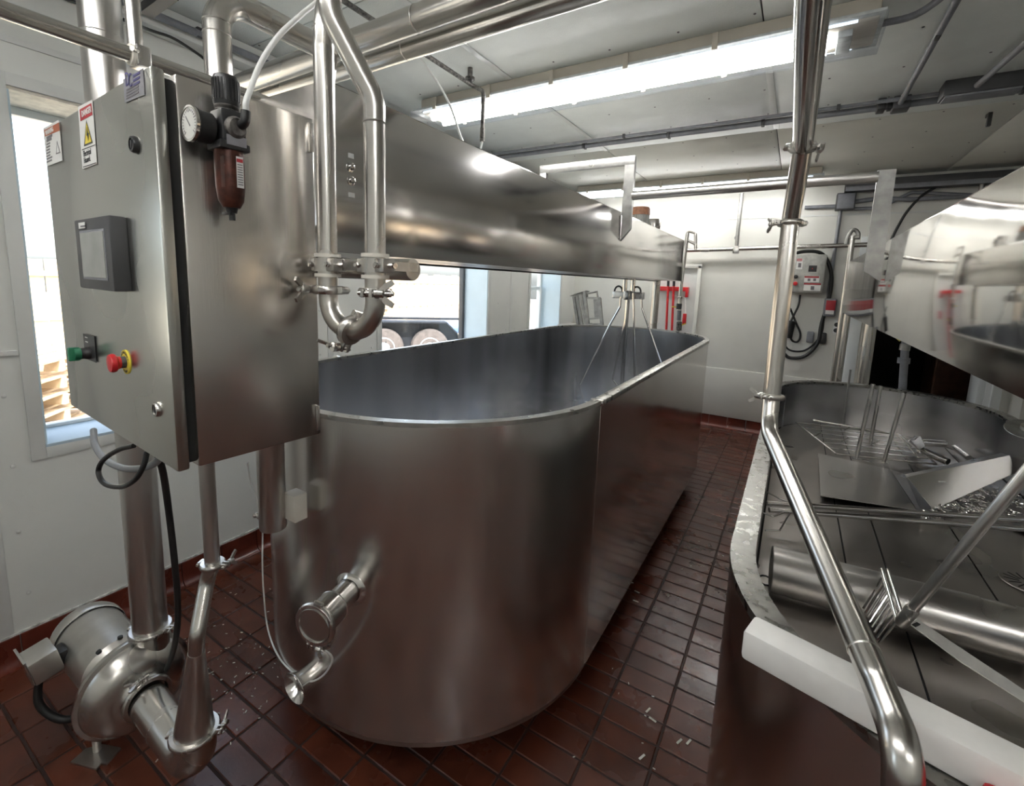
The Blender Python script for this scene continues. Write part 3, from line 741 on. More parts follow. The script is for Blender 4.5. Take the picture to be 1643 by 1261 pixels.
# danger sticker
s1 = quad('danger_sticker', ((126, 172), (148.5, 160), (156, 263), (133, 271.5)), 'sticker')
s1['label'] = 'white danger sticker with red band and yellow triangle'
quad('red_band', ((128, 176), (146.5, 165.5), (148.5, 184), (129.5, 194.5)), 'redink', .0018, .0004, ct, s1)
rt = -U
a = fr(131.2, 188, .0026); text('DANGER', a, rt, ZZ, .0105, 'sticker', ct, s1, sx=.95, bold=.02)
quad('warning_triangle', ((138.5, 193), (149, 229), (135, 235)), 'ink', .0018, .0003, ct, s1)
quad('warning_triangle', ((138.8, 197.5), (147, 227), (136.8, 231.5)), 'yellow', .0022, .0003, ct, s1)
quad('flash', ((139.5, 204), (141, 214), (142.5, 213), (142, 226), (140.2, 217), (138.9, 218)), 'ink', .0028, .0003, ct, s1)
quad('rule', ((131.5, 240), (153, 231.5), (153, 232.6), (131.5, 241.2)), 'ink', .0018, .0003, ct, s1)
quad('rule', ((133.5, 267.5), (154.5, 260.5), (154.5, 261.6), (133.5, 268.7)), 'ink', .0018, .0003, ct, s1)
text('Electrical', fr(134, 251.5, .002), rt, ZZ, .0105, 'ink', ct, s1, sx=.85); text('Hazard.', fr(135, 262, .002), rt, ZZ, .0105, 'ink', ct, s1, sx=.85)
# warning sticker
s2 = quad('warning_sticker', ((70, 206), (95, 192.5), (100.5, 257.5), (76, 267)), 'sticker'); s2['label'] = 'white warning sticker with faded orange band at the door edge'
quad('orange_band', ((71, 209), (94.5, 196.5), (96, 209.5), (72.5, 219)), 'orange', .0018, .0003, ct, s2)
text('WARNING', fr(73.2, 217.5, .0024), rt, ZZ, .0095, 'sticker', ct, s2, sx=.98, bold=.02)
for k, (L, hh) in enumerate(((.045, .005), (.04, .005), (.028, .003), (.028, .003), (.026, .003), (.03, .003), (.03, .0025), (.045, .003), (.042, .003))):
    p = fr(75, 224 + k*4.7, .0016)
    build('text_line', MB().plate([p, p+rt*L, p+rt*L+ZZ*hh, p+ZZ*hh], -W*.0003), 'inkgrey', ct, s2)
quad('small_triangle', ((91.5, 226), (97, 245), (90, 247.5)), 'inkgrey', .0018, .0003, ct, s2); quad('small_triangle', ((91.8, 230), (95.5, 243.8), (91, 245.5)), 'sticker', .0023, .0003, ct, s2)
# silver maker's plate
s3 = quad('rating_plate', ((198.5, 128), (230, 110), (232.5, 152), (201, 165)), 'silver'); s3['label'] = 'silver rating plate with purple lettering'
for k in range(4):
    p = fr(203, 146+k*4.6, .0018); build('text_line', MB().plate([p, p+rt*.05, p+rt*.05+ZZ*.0022, p+ZZ*.0022], -W*.0003), 'inkgrey', ct, s3)
text('D', fr(201.5, 139, .002), rt, ZZ, .020, 'purple', ct, s3, sx=.8); text('C', fr(206.5, 141, .0024), rt, ZZ, .020, 'purple', ct, s3, sx=.8)
for k in range(3):
    p = fr(214, 124.5+k*7.2, .0018); build('text_line', MB().plate([p, p+rt*.026, p+rt*.026+ZZ*.003, p+ZZ*.003], -W*.0003), 'purple', ct, s3)
# touch panel
off = .024
q = [fr(*c, off) for c in ((118, 354), (172.8, 344), (183, 467), (129.5, 462.5))]
tl, br_ = q[0], q[2]; aw = (q[1]-q[0]).dot(rt)/2 + (q[2]-q[3]).dot(rt)/2; ah = (tl.z+q[1].z-br_.z-q[3].z)/2
cen = (q[0]+q[1]+q[2]+q[3])/4
hm = build('touch_panel', MB().box(cen + W*off/2, (aw, off, ah), rc, .003), 'grey', ct); hm['label'] = 'dark grey touch panel with pale screen'
build('panel_back', MB().box(cen + W*(off-.004) + ZZ*0, (aw-.004, .010, ah-.004), rc), 'black', ct, hm)
q = [fr(*c, off+.0006) for c in ((128, 373), (166, 368), (173, 447), (136, 447))]; sc = sum(q, V())/4
sw = (q[1]-q[0]).dot(rt)/2+(q[2]-q[3]).dot(rt)/2; sh = (q[0].z+q[1].z-q[2].z-q[3].z)/2
build('screen_edge', MB().box(sc, (sw+.004, .0012, sh+.004), rc), 'conduit', ct, hm)
build('screen', MB().box(sc - W*.0008, (sw-.004, .0012, sh-.004), rc), 'screen', ct, hm)
p = fr(127.2, 367, off+.0012); build('name_tag', MB().plate([p, p+rt*.036, p+rt*.036+ZZ*.010, p+ZZ*.010], -W*.0006), 'white', ct, hm)
p = fr(129.5, 364.6, off+.002); build('text_line', MB().plate([p, p+rt*.026, p+rt*.026+ZZ*.0025, p+ZZ*.0025], -W*.0003), 'inkgrey', ct, hm)
# selector switch
sp = quad('switch_plate', ((134, 535), (152, 540), (155.5, 582), (138, 575)), 'black', .001, .001); sp['label'] = 'black legend plate behind the green switch'
c0 = fr(146, 566, 0)
sw_ = build('selector_switch', MB().lathe(c0, -W, [(.0125, 0), (.0125, .008), (.011, .011), (.011, .017)], 24), 'black', ct)
build('switch_knob', MB().lathe(c0, -W, [(.0115, .016), (.0125, .018), (.0115, .026), (.0, .0265)], 24, True, False).box(c0 - W*.026, (.008, .018, .027), rc, .002), 'green', ct, sw_)
p = fr(136.5, 541.5, .0022)
for k in range(2): build('text_line', MB().plate([p-ZZ*.009*k, p-ZZ*.009*k+rt*.016, p-ZZ*.009*k+rt*.016+ZZ*.002, p-ZZ*.009*k+ZZ*.002], -W*.0003), 'sticker', ct, sp)
# emergency stop
c0 = fr(203, 580.5, 0)
es = build('stop_collar', MB().lathe(c0, -W, [(.0215, 0), (.0215, .002), (.013, .002)], 36), 'yellow', ct); es['label'] = 'round yellow emergency stop collar'
for k, ch in enumerate('EMERGENCY'):
    a = math.radians(160 - k*17.5); rr = V((math.cos(a), 0, math.sin(a))); pp = c0 - W*.0026 + rt*math.cos(a)*.0152 + ZZ*math.sin(a)*.0152
    text(ch, pp, rt*math.sin(a) - ZZ*math.cos(a), rt*math.cos(a) + ZZ*math.sin(a), .0042, 'ink', ct, es, align='CENTER')
for k, ch in enumerate('STOP'):
    a = math.radians(245 + k*17); pp = c0 - W*.0026 + rt*math.cos(a)*.0192 + ZZ*math.sin(a)*.0192
    text(ch, pp, -rt*math.sin(a) + ZZ*math.cos(a), -rt*math.cos(a) - ZZ*math.sin(a), .0042, 'ink', ct, es, align='CENTER')
eb = build('stop_base', MB().lathe(c0, -W, [(.0105, .002), (.0105, .008), (.009, .012)], 24), 'grey', ct)
kb = build('stop_button', MB().lathe(c0, -W, [(.0105, .009), (.0115, .013), (.0155, .016), (.0165, .020), (.0150, .024), (.008, .0255), (0, .0257)], 30, True, False), 'red', ct); kb['label'] = 'red mushroom stop button'
for (u, v, dk) in ((219, 232.5, 'black'), (255.5, 656, 'clampm')):
    c0 = fr(u, v, 0); lk = build('door_lock', MB().lathe(c0, -W, [(.0125, 0), (.0125, .004), (.011, .007), (.0085, .0075), (.0085, .005), (0, .005)], 24, True, False), dk, ct)
    build('key_slot', MB().box(c0 - W*.0058, (.004, .003, .011), rc), 'ink' if dk != 'black' else 'grey', ct, lk)

# ---------------------------------------------------------------- air filter regulator on the cabinet side
off = .040
A = lambda u, v, o=off: sd(u, v, o)
fb = A(366, 215)
ft = thing('air_filter_regulator', (fb.x, fb.y, fb.z-.12), 'black air regulator with gauge and rusty bowl on the cabinet side', 'regulator')
vb = V((0, 0, 1)); kx, ky = fb.x, fb.y
zt = [A(366, v).z for v in (125, 165, 172, 180, 236, 250, 300, 322, 333, 344, 353)]
mk = lambda prof, n=24, dx=0, dy=0: MB().lathe((kx+dx, ky+dy, 0), vb, prof, n)
mb = mk([(.0165, zt[2]), (.0178, zt[2]+.003), (.0178, zt[0]-.006), (.0155, zt[0])], 24)
for k in range(24):
    a = 2*math.pi*k/24; mb.box((kx+.0178*math.cos(a), ky+.0178*math.sin(a), (zt[2]+zt[0])/2), (.0016, .002, (zt[0]-zt[2])*.7), Matrix.Rotation(a, 3, 'Z'))
build('knob', mb, 'black', ft)
mb = mk([(.014, zt[3]-.002), (.0165, zt[3]), (.0150, zt[3]+.002), (.0165, zt[3]+.004), (.015, zt[2]-.003), (.0165, zt[2]-.001), (.0165, zt[2])], 24)
build('threaded_neck', mb, 'corroded', ft)
bd = build('body', MB().box((kx, ky, (zt[3]+zt[4])/2), (.040, .036, zt[3]-zt[4]), rc, .005).box((kx, ky, zt[4]-.001), (.044, .044, .012), rc, .003), 'black', ft)
build('port_boss', MB().lathe((kx+.018, ky, (zt[3]+zt[4])/2), (1, 0, 0), [(.0155, 0), (.0155, .006), (.012, .010)], 20), 'corroded', ft)
build('tube_fitting', MB().tube([(kx+.020, ky+.004, zt[3]-.022), (kx+.036, ky+.006, zt[3]-.020), (kx+.036, ky+.008, zt[3]-.002)], .0068, 12, fil=.008), 'rubber', ft)
build('bracket_arm', MB().box((kx-.026, ky, (zt[3]+zt[4])/2), (.028, .03, .03), rc, .002), 'black', ft)
lb = build('value_label', MB().box((kx+.0225, ky+.0, zt[4]+.006), (.001, .028, .014), rc), 'silver', ft)
build('bowl', mk([(.0195, zt[4]-.004), (.0205, zt[5]), (.0200, zt[6]), (.0175, zt[7]), (.012, zt[8])], 28), 'bowl', ft)
build('bowl_window', MB().box((kx+.012, ky-.0165, (zt[5]+zt[6])/2-.004), (.006, .003, .045), Matrix.Rotation(.65, 3, 'Z'), .001), 'glassm', ft)
bl_ = build('bowl_label', MB().box((kx+.0203, ky+.004, (zt[5]+zt[6])/2-.002), (.001, .010, .045), rc), 'sticker', ft)
build('label_heading', MB().box((kx+.0209, ky+.004, zt[5]-.008), (.0006, .009, .005), rc), 'redink', ft, bl_)
for k in range(9): build('text_line', MB().box((kx+.0209, ky+.004, zt[5]-.014-k*.0036), (.0006, .0075, .0012), rc), 'inkgrey', ft, bl_)
build('drain_valve', mk([(.007, zt[8]-.008), (.009, zt[8]), (.010, zt[8]+.003)], 12).box((kx-.006, ky-.004, zt[9]+.002), (.024, .004, .005), None, .001).tube([(kx, ky, zt[8]), (kx, ky, zt[10])], .0045, 10), 'black', ft)
# gauge faces the door side
gc = A(305, 198, off-.002); gy = gc.y
gr_ = .0235
ga = build('gauge', MB().lathe((gc.x, gy, gc.z), (0, 1, 0), [(gr_, 0), (gr_+.001, .002), (gr_+.001, .004), (gr_-.001, .006), (gr_-.002, .026), (gr_-.008, .029)], 32).tube([(gc.x, gy+.02, gc.z), (kx, ky-.01, gc.z)], .006, 12), 'black', ft)
build('bezel', MB().lathe((gc.x, gy-.002, gc.z), (0, 1, 0), [(gr_-.002, 0), (gr_+.001, 0), (gr_+.001, .004), (gr_-.002, .004)], 32, False, False), 'shiny', ft, ga)
build('dial', MB().lathe((gc.x, gy-.0012, gc.z), (0, 1, 0), [(gr_-.002, 0), (gr_-.002, .001)], 32), 'dial', ft, ga)
mb = MB()
for k in range(21):
    a = math.radians(-45 + k*13.5); L = .003 if k % 5 else .0055
    c_ = V((gc.x + (gr_-.006)*math.cos(a), gy-.0015, gc.z + (gr_-.006)*math.sin(a)))
    mb.box(c_, (L, .0004, .0008), Matrix.Rotation(-a, 3, 'Y'))
mb.bar((gc.x+.003, gy-.0018, gc.z-.004), (gc.x-.008, gy-.0018, gc.z+.010), .0015, .0005, up=(0, 1, 0))
build('dial_marks', mb, 'inkgrey', ft, ga)
tp = [V((kx+.036, ky+.008, zt[3]-.003)), V((kx+.036, ky+.009, zt[3]+.012)), Pd(403, 140, .70), Pd(419, 100, .72), Pd(447, 58, .75), Pd(482, 25, .80), Pd(518, -5, .86), Pd(575, -60, 1.0)]
o = build('air_hose', MB().tube(smooth_path(tp), .0043, 10), 'tubew'); tag(o, 'thick white air tube curving up from the black regulator', 'tube')

# ================================================================ U SHAPED PIPE LOOP
UY = .57; r = .0176; TY = .640
L0, L1 = Py(526, 425, UY), Py(602, 425, UY)
zt_, zb_ = L0.z, Py(560, 529, UY).z
ut = thing('pipe_loop', ((L0.x+L1.x)/2, UY, zb_-.02), 'two polished pipes joined in a U bend with clamps before the box beam', 'pipe')
lp = [Py(530, -60, .80), Py(523, 42, .70), V((L0.x, UY, Py(523, 80, UY).z)), V((L0.x, UY, zt_-.045))]
build('left_pipe', MB().tube([Py(540, -70, UY+.1), Py(521, 25, UY), V((L0.x-.0, UY, Py(523, 75, UY).z)), V((L0.x, UY, zt_-.045))], r, 24, fil=.05), 'pipe', ut)
rtop = [Py(548, -70, .62), Py(535, 8, .62), Py(540, 40, .62), V((Py(603, 165, .66).x, .665, Py(603, 165, .66).z)), V((L1.x, UY, Py(607, 215, UY).z)), V((L1.x, UY, zt_-.045))]
rtop = [Py(530, -60, UY-.05), Py(529, 22, UY-.05), V((L1.x, UY, Py(608, 158, UY).z)), V((L1.x, UY, zt_-.045))]
build('right_pipe', MB().tube(rtop, r, 24, fil=.06), 'pipe', ut)
zc = zt_-.046
mx_ = (L0.x+L1.x)/2
build('left_elbow', MB().tube([(L0.x, UY, zc), (L0.x, UY, zb_), (mx_-.004, UY, zb_)], r-.0005, 24, fil=(mx_-L0.x)*.97, seg=12), 'pipe', ut)
build('right_elbow', MB().tube([(L1.x, UY, zc), (L1.x, UY, zb_), (mx_+.004, UY, zb_)], r-.0005, 24, fil=(L1.x-mx_)*.97, seg=12), 'pipe', ut)
clamp((L0.x, UY, zc), (0, 0, 1), r+.003, (-1, -.35, 0), ut, None, wl=.05); clamp((L1.x, UY, zc), (0, 0, 1), r+.003, (.45, -.9, 0), ut, None, wl=.06)
clamp((mx_, UY, zb_), (1, 0, -.35), r+.003, (0, -.25, -1), ut, None, wl=.05, flip=-1)
for Lx in (L0.x, L1.x):
    cl_ = build('pipe_collar', MB().lathe((Lx, UY, zt_-.012), (0, 0, 1), [(r, 0), (r+.006, 0), (r+.006, .024), (r, .024)], 24).box((Lx+r+.009, UY-.004, zt_), (.022, .026, .023), None, .002).box((Lx-r-.006, UY-.004, zt_), (.012, .022, .023), None, .002).bb(Lx+r-.004, Lx+r+.016, UY+.0, TY, zt_-.008, zt_+.008), 'clampm', ut)
    mb = MB()
    for sx in (-1, 1):
        mb.lathe((Lx+sx*(r+.002)+(.004 if sx > 0 else -.004), UY-.014, zt_), (0, -1, 0), [(.0055, 0), (.0055, .008), (.004, .010)], 6)
    mb.tube([(Lx+r+.02, UY-.004, zt_), (Lx+r+.034, UY-.004, zt_)], .005, 8)
    build('collar_bolts', mb, 'shiny', ut, cl_)
    build('ferrule', MB().lathe((Lx, UY, zt_+.014), (0, 0, 1), [(r, 0), (r+.006, 0), (r+.006, .006), (r, .006)], 24), 'ivory', ut, cl_)
    build('ferrule', MB().lathe((Lx, UY, zt_-.022), (0, 0, 1), [(r, 0), (r+.006, 0), (r+.006, .006), (r, .006)], 24), 'ivory', ut, cl_)
mb = MB(); seamring(mb, (L0.x, UY, Py(523, 45, UY).z), (0, 0, 1), r); seamring(mb, (L1.x, UY, Py(607, 196, UY).z), (0, 0, 1), r); build('weld_ring', mb, 'clampm', ut)

# ================================================================ OVERHEAD PIPES
def pipe(pts, r, lab, fil, name='steel_pipe', mat='pipe', welds=(), n=24):
    t = thing(name, V(pts[0]), lab, 'pipe')
    build('tube', MB().tube(pts, r, n, fil=fil), mat, t)
    if welds:
        mb = MB()
        for p, ax_ in welds: seamring(mb, p, ax_, r)
        build('weld_ring', mb, 'clampm', t)
    return t
zA = 2.35
pa = [Pz(382, 144, zA), Pz(502, 84, zA), Pz(742, -8, zA)]
pipe([V((-1.98, 1.13, zA)), V((.6, 1.08, zA))], .037, 'large overhead steel pipe crossing the ceiling, the upper one of two', .05, welds=[((-1.02, 1.11, zA), (1, 0, 0))])
pipe([V((-2.0, 1.215, zA-.02)), V((.6, 1.17, zA-.02))], .031, 'large overhead steel pipe crossing the ceiling, the lower one of two', .05, welds=[((-1.15, 1.2, zA-.02), (1, 0, 0))])
cxp = Pd(351, 110, 1.33)
pipe([V((cxp.x, cxp.y, 1.5)), V((cxp.x, cxp.y, 2.37)), V((cxp.x+.02, 1.10, 2.36))], .036, 'thick steel pipe rising behind the cabinet and bending away below the ceiling', .085, welds=[((cxp.x, cxp.y, Pd(351, 60, 1.33).z-.0), (0, 0, 1)), ((cxp.x, cxp.y, Pd(351, 42, 1.33).z), (0, 0, 1))])
# pipe D: long horizontal tube running along y above the cabinet
pD = pipe([V((-1.40, .0, 2.10)), V((-1.385, 1.06, 2.10)), V((-1.385, 1.10, 2.33))], .0175, 'slim horizontal tube running along the left over the cabinet', .04)
dc = V((-1.393, .545, 2.10))
hg = thing('pipe_hanger', (dc.x, dc.y, 2.72), 'vertical hanger tube with block clamp holding the slim horizontal tube', 'hanger')
build('tube', MB().tube([(dc.x-.005, dc.y+.0, 2.12), (dc.x-.005, dc.y, ZC)], .016, 18), 'pipe', hg)
build('clamp_block', MB().box((dc.x, dc.y+.006, dc.z), (.048, .030, .046), None, .003).lathe((dc.x+.018, dc.y-.004, dc.z+.006), (.6, -1, 0), [(.006, 0), (.006, .018)], 8), 'clampm', hg)
build('nylon_ring', MB().lathe((dc.x, dc.y-.016, dc.z), (0, 1, 0), [(.0175, 0), (.0235, 0), (.0235, .008), (.0175, .008)], 24), 'ivory', hg)
o = build('strut_rail', MB().bar(Pz(234, 18, 2.5), Pz(275, -12, 2.5), .04, .03), 'ink'); tag(o, 'dark metal strut under the ceiling beside the thick riser pipe', 'strut')
o = build('black_cable', MB().tube(smooth_path([V((XL+.05, .2, 2.58)), Px(150, 14, -1.9), Px(240, 48, -1.9), Px(275, 60, -1.9), Px(305, 78, -1.9), Px(330, 97, -1.9), Px(345, 120, -1.9), Px(350, 160, -1.9)]), .005, 8), 'rubber'); tag(o, 'thin black cable sagging beneath the ceiling behind the riser pipes', 'cable')
conduit([V((XL+.13, -.5, 2.655)), V((XL+.13, 5.7, 2.655))], .016, 'grey conduit running along the top of the left wall', [(XL+.13, 1.2, 2.66), (XL+.13, 2.6, 2.66)])

# ================================================================ CENTRIFUGAL PUMP
PYc, PZc = .545, .225
pu = thing('transfer_pump', (-1.8, PYc, 0), 'stainless centrifugal pump with motor lying on the tiles by the left wall', 'pump')
X1 = V((1, 0, 0))
build('motor', MB().lathe((-2.17, PYc, PZc), X1, [(.085, 0), (.105, .012), (.108, .03), (.104, .034), (.104, .30), (.085, .32), (.085, .37)], 36), 'motor', pu)
mo = build('fan_cover', MB().lathe((-2.185, PYc, PZc), X1, [(.0, 0), (.080, .0), (.106, .012), (.111, .03), (.111, .062), (.108, .066)], 36, False, False), 'motor', pu)
build('cover_band', MB().lathe((-2.125, PYc, PZc), X1, [(.1085, 0), (.1085, .006)], 36, False, False), 'rubber', pu)
build('adapter', MB().lathe((-1.83, PYc, PZc), X1, [(.095, 0), (.11, .01), (.11, .05), (.14, .06), (.14, .075), (.11, .08)], 36), 'shiny', pu)
build('volute', MB().lathe((-1.765, PYc, PZc), X1, [(.135, 0), (.158, .004), (.161, .012), (.161, .024), (.150, .028), (.148, .036), (.138, .060), (.112, .080), (.085, .086), (.070, .088), (.060, .098), (.058, .108)], 44), 'pipe', pu)
clamp((-1.650, PYc, PZc), X1, .060, (.0, -.1, 1), pu, None, wl=.05)
dpx, dpy = Py(241, 1000, .60).x, .60
dz = Py(243, 1009, .60).z
build('outlet_neck', MB().lathe((dpx, dpy, PZc+.02), (0, 0, 1), [(.051, 0), (.050, dz-PZc-.03), (.054, dz-PZc-.02)], 28), 'pipe', pu)
# suction elbow
ex = -1.335
build('suction_elbow', MB().tube([(-1.65, PYc, PZc-.01), (ex-.005, PYc, PZc-.06), (ex-.005, PYc, PZc+.06)], .053, 32, fil=.075, seg=14), 'pipe', pu)
mb = MB(); seamring(mb, (-1.53, PYc, PZc-.03), (1, 0, -.16), .053); build('weld_ring', mb, 'clampm', pu)
clamp((ex-.005, PYc, PZc+.064), (0, 0, 1), .055, (.75, .6, 0), pu, None, wl=.02)
jb = build('terminal_box', MB().box((-2.05, PYc-.150, PZc+.045), (.10, .075, .085), Matrix.Rotation(.18, 3, 'X'), .004), 'motor', pu)
build('box_lid', MB().box((-2.05, PYc-.192, PZc+.053), (.11, .008, .095), Matrix.Rotation(.18, 3, 'X'), .002), 'shiny', pu, jb)
build('box_neck', MB().box((-2.05, PYc-.105, PZc+.035), (.06, .03, .05), None, .002), 'black', pu)
build('support_leg', MB().plate([(-1.93, PYc-.03, PZc-.10), (-1.83, PYc-.03, PZc-.10), (-1.83, PYc-.03, .13), (-1.90, PYc-.03, .09)], (0, .05, 0)).tube([(-1.825, .455, .0), (-1.825, .455, .15), (-1.82, PYc-.03, PZc-.08)], .012, 12, fil=.03), 'clampm', pu)
f0 = Pz(150, 1212, 0)
build('foot_plate', MB().plate([Pz(113, 1225, .001), Pz(155, 1236, .001), Pz(162, 1227, .001), Pz(172, 1228, .001), Pz(195, 1202, .001), Pz(165, 1196, .001), Pz(138, 1203, .001)], (0, 0, .006)), 'table', pu)
build('motor_foot', MB().bb(-2.10, -2.02, PYc-.07, PYc+.07, 0, .015, .003).bb(-2.075, -2.045, PYc-.05, PYc+.05, .015, PZc-.09), 'table', pu)
for (dx, dy_, dz_) in ((.30, -.05, .095), (.30, .01, .108)):
    build('bolt', MB().lathe((-2.17+dx, PYc+dy_, PZc+dz_), (0, dy_, dz_), [(.008, -.004), (.008, .003), (.005, .005)], 12), 'ink', pu)
build('motor_cord', MB().tube(smooth_path([(-2.05, PYc-.16, PZc), (-2.04, PYc-.17, PZc-.10), (-1.99, PYc-.13, .06), (-1.93, PYc-.07, .07), (-1.85, PYc+.0, .06)]), .012, 10), 'rubber', pu)
# discharge riser
rs = thing('riser_pipe', (dpx, dpy, dz), 'thick steel riser pipe going up from the pump behind the cabinet', 'pipe')
build('tube', MB().tube([(dpx, dpy, dz+.004), (dpx, dpy, ZC)], .0495, 32), 'satin', rs)
mb = MB(); seamring(mb, (dpx, dpy, Py(180, 48, dpy).z), (0, 0, 1), .0495); build('weld_ring', mb, 'clampm', rs)
clamp((dpx, dpy, dz), (0, 0, 1), .053, (.8, .5, 0), rs, None, wl=.03)
# suction line: reducer, bent tube, clamp, riser
sl_ = thing('suction_pipe', (ex, PYc, PZc+.11), 'slim bent pipe rising from a cone on the pump elbow to behind the cabinet', 'pipe')
zc0 = PZc+.072
cz1 = Py(315, 1052, PYc).z
a0 = V((ex-.005, PYc, 0)); ct_ = Py(315, 1045, PYc)
kk = Py(318, 1025, PYc); kn = Py(333, 935, .60); kt = Py(341, 905, .605)
build('reducer', MB().tube([V((a0.x, PYc, zc0)), V((a0.x, PYc, zc0+.02)), ct_], [.051, .048, .0205], 28), 'satin', sl_)
rt_x = kt.x
build('bent_tube', MB().tube([ct_-V((0, 0, .002)), kk + V((-.004, 0, .01)), kn + V((0, 0, .01)), V((kt.x, .605, kt.z))], .0198, 24, fil=.05), 'pipe', sl_)
build('upper_tube', MB().tube([V((kt.x, .605, kt.z)), V((kt.x, .605, 1.75))], .0192, 24), 'satin', sl_)
clamp(V((kt.x, .605, kt.z)), (0, 0, 1), .023, (.6, .3, 0), sl_, None, wl=.03)
# cords and hose under the cabinet
def cable(pts, r, lab, mat='rubber', name='power_cord', cat='cord'):
    o = build(name, MB().tube(smooth_path(pts), r, 10), mat); tag(o, lab, cat); return o
hb = .38
cable([Py(150, 690, .50), Py(153, 715, .48), Py(170, 738, .47), Py(198, 751, .47), Py(228, 751, .47), Py(250, 742, .47), Py(262, 725, .48)], .0085, 'grey flexible hose curving under the control cabinet', 'hose', 'flexible_hose', 'hose')
cable([Py(215, 715, .44), Py(190, 722, .43), Py(166, 738, .42), Py(158, 757, .415), Py(168, 776, .41), Py(195, 781, .41), Py(218, 768, .41), Py(231, 745, .42), Py(236, 725, .43)], .0058, 'black cord making a loop below the control cabinet')
cable([Py(250, 720, .50), Py(262, 760, .52), Py(272, 830, .54), Py(280, 900, .55), Py(285, 960, .56), Py(284, 1010, .57), Py(275, 1055, .59), Py(262, 1085, .63), Py(255, 1110, .66)], .0085, 'black cord hanging straight down beside the thick riser pipe')
# ================================================================ HANGER FRAME BETWEEN THE TWO BEAMS
HY = 3.0
hf = thing('tie_frame', (-.3, HY, 2.16), 'flat bar hanger frame with a long tie pipe joining the two box beams', 'frame')
tl_ = Py(868, 270, HY); tr_ = Py(998, 254, HY); bz = Py(985, 387, HY).z
x_in = BX1+.002; bw_ = .062
mb = MB(); ztop = tr_.z+.008
mb.bb(tl_.x, x_in+bw_, HY-.016, HY+.016, ztop-.055, ztop, .002)
mb.bb(tl_.x, tl_.x+.05, HY-.016, HY+.016, BZ1-.3, ztop-.05, .002)
mb.plate([(x_in, HY-.016, ztop-.054), (x_in+bw_, HY-.016, ztop-.054), (x_in+bw_, HY-.016, bz+.075), (x_in, HY-.016, bz)], (0, .032, 0))
build('bracket', mb, 'alu', hf)
build('round_plug', MB().lathe((-1.22, HY-.015, ztop-.027), (0, -1, 0), [(.020, 0), (.020, .003), (.016, .004)], 20), 'clampm', hf)
x2 = .355
b2z = Py(1415, 452, HY).z; b2t = Py(1430, 272, HY).z
mb = MB(); mb.plate([(x2-.003, HY-.010, b2t), (x2-.075, HY-.010, b2t), (x2-.075, HY-.010, b2z+.05), (x2-.003, HY-.010, b2z)], (0, .02, 0))
build('bracket', mb, 'alu', hf)
zt2 = Py(1000, 315, HY).z; zt3 = Py(1420, 283, HY).z
build('tie_pipe', MB().tube([(x_in+bw_-.004, HY, zt2), (x2-.07, HY, zt3)], .027, 20), 'satin', hf)
build('cable_guard', MB().tube([(x_in-.0+.004, HY-.02, bz+.01), (x_in+.004, HY-.02, BZ1-.02)], .004, 8), 'shiny', hf)

# second beam
B2 = (.36, .82, .55, 5.0, 1.425, 1.864)
b2 = thing('agitator_housing', (.6, 2.9, 0), 'mirror polished box beam at upper right spanning above the open vat', 'housing')
box_beam(b2, B2[0], B2[1], B2[2], B2[3], B2[4], B2[5], 'mirror', -1)
build('far_post', MB().lathe((.56, 4.95, 0), (0, 0, 1), [(.07, 0), (.07, .01), (.045, .012), (.045, B2[4])], 24), 'pipe', b2)
build('far_post', MB().lathe((.40, 5.06, 0), (0, 0, 1), [(.04, 0), (.04, .01), (.025, .012), (.025, B2[4]+.2)], 20), 'pipe', b2)
build('end_bracket', MB().bb(.352, .36, 4.99, 5.01, B2[4], B2[5]), 'pipe', b2)

# ================================================================ OPEN VAT AT RIGHT
V2X, V2R, V2Y0, V2Y1, V2Z, V2F = .55, .63, 1.385, 3.88, .90, .565
v2 = thing('drain_vat', (V2X, 2.6, 0), 'low open oval stainless vat at right holding loose parts and pipes', 'vat')
build('outer_wall', MB().wall(stadium(V2X, V2R, V2Y0, V2Y1, 40), .10, V2Z-.004), 'vat', v2)
build('inner_wall', MB().wall(stadium(V2X, V2R-.055, V2Y0, V2Y1, 40), V2F-.02, V2Z-.002), 'inner', v2)
mb = MB().ring(stadium(V2X, V2R+.003, V2Y0, V2Y1, 40), stadium(V2X, V2R-.058, V2Y0, V2Y1, 40), V2Z-.02, V2Z); build('rim', mb, 'rim2', v2)
mb = MB(); mb.b.faces.new([mb.b.verts.new((x, y, .10)) for x, y in stadium(V2X, V2R, V2Y0, V2Y1, 40)]); build('underside', mb, 'table', v2)
mb = MB(); mb.b.faces.new([mb.b.verts.new((x, y, V2F-.012)) for x, y in stadium(V2X, V2R-.05, V2Y0, V2Y1, 40)]); build('basin_floor', mb, 'gasket', v2)
# drain boards: strips across the basin, joints seen as dark lines
ri = V2R-.06
def chord(y):
    if y < V2Y0: return math.sqrt(max(0, ri*ri-(V2Y0-y)**2))
    if y > V2Y1: return math.sqrt(max(0, ri*ri-(y-V2Y1)**2))
    return ri
edges_x = [-.02-.5, -.02+.0, .27, .40, .70, .98, 1.2]
for i in range(1, len(edges_x)-1):
    a, b = edges_x[i]+.003, edges_x[i+1]-.003
    a = max(a, V2X-ri+.002); b = min(b, V2X+ri-.002)
    def yl(x, s): dx = abs(x-V2X); return (V2Y0 if s < 0 else V2Y1) + s*math.sqrt(max(0, ri*ri-dx*dx))
    n = 8; pts = []
    for k in range(n+1): x = a+(b-a)*k/n; pts.append(V((x, yl(x, -1), V2F-.006)))
    for k in range(n+1): x = b-(b-a)*k/n; pts.append(V((x, yl(x, 1), V2F-.006)))
    build('drain_board', MB().plate(pts, (0, 0, .006)), 'table', v2)
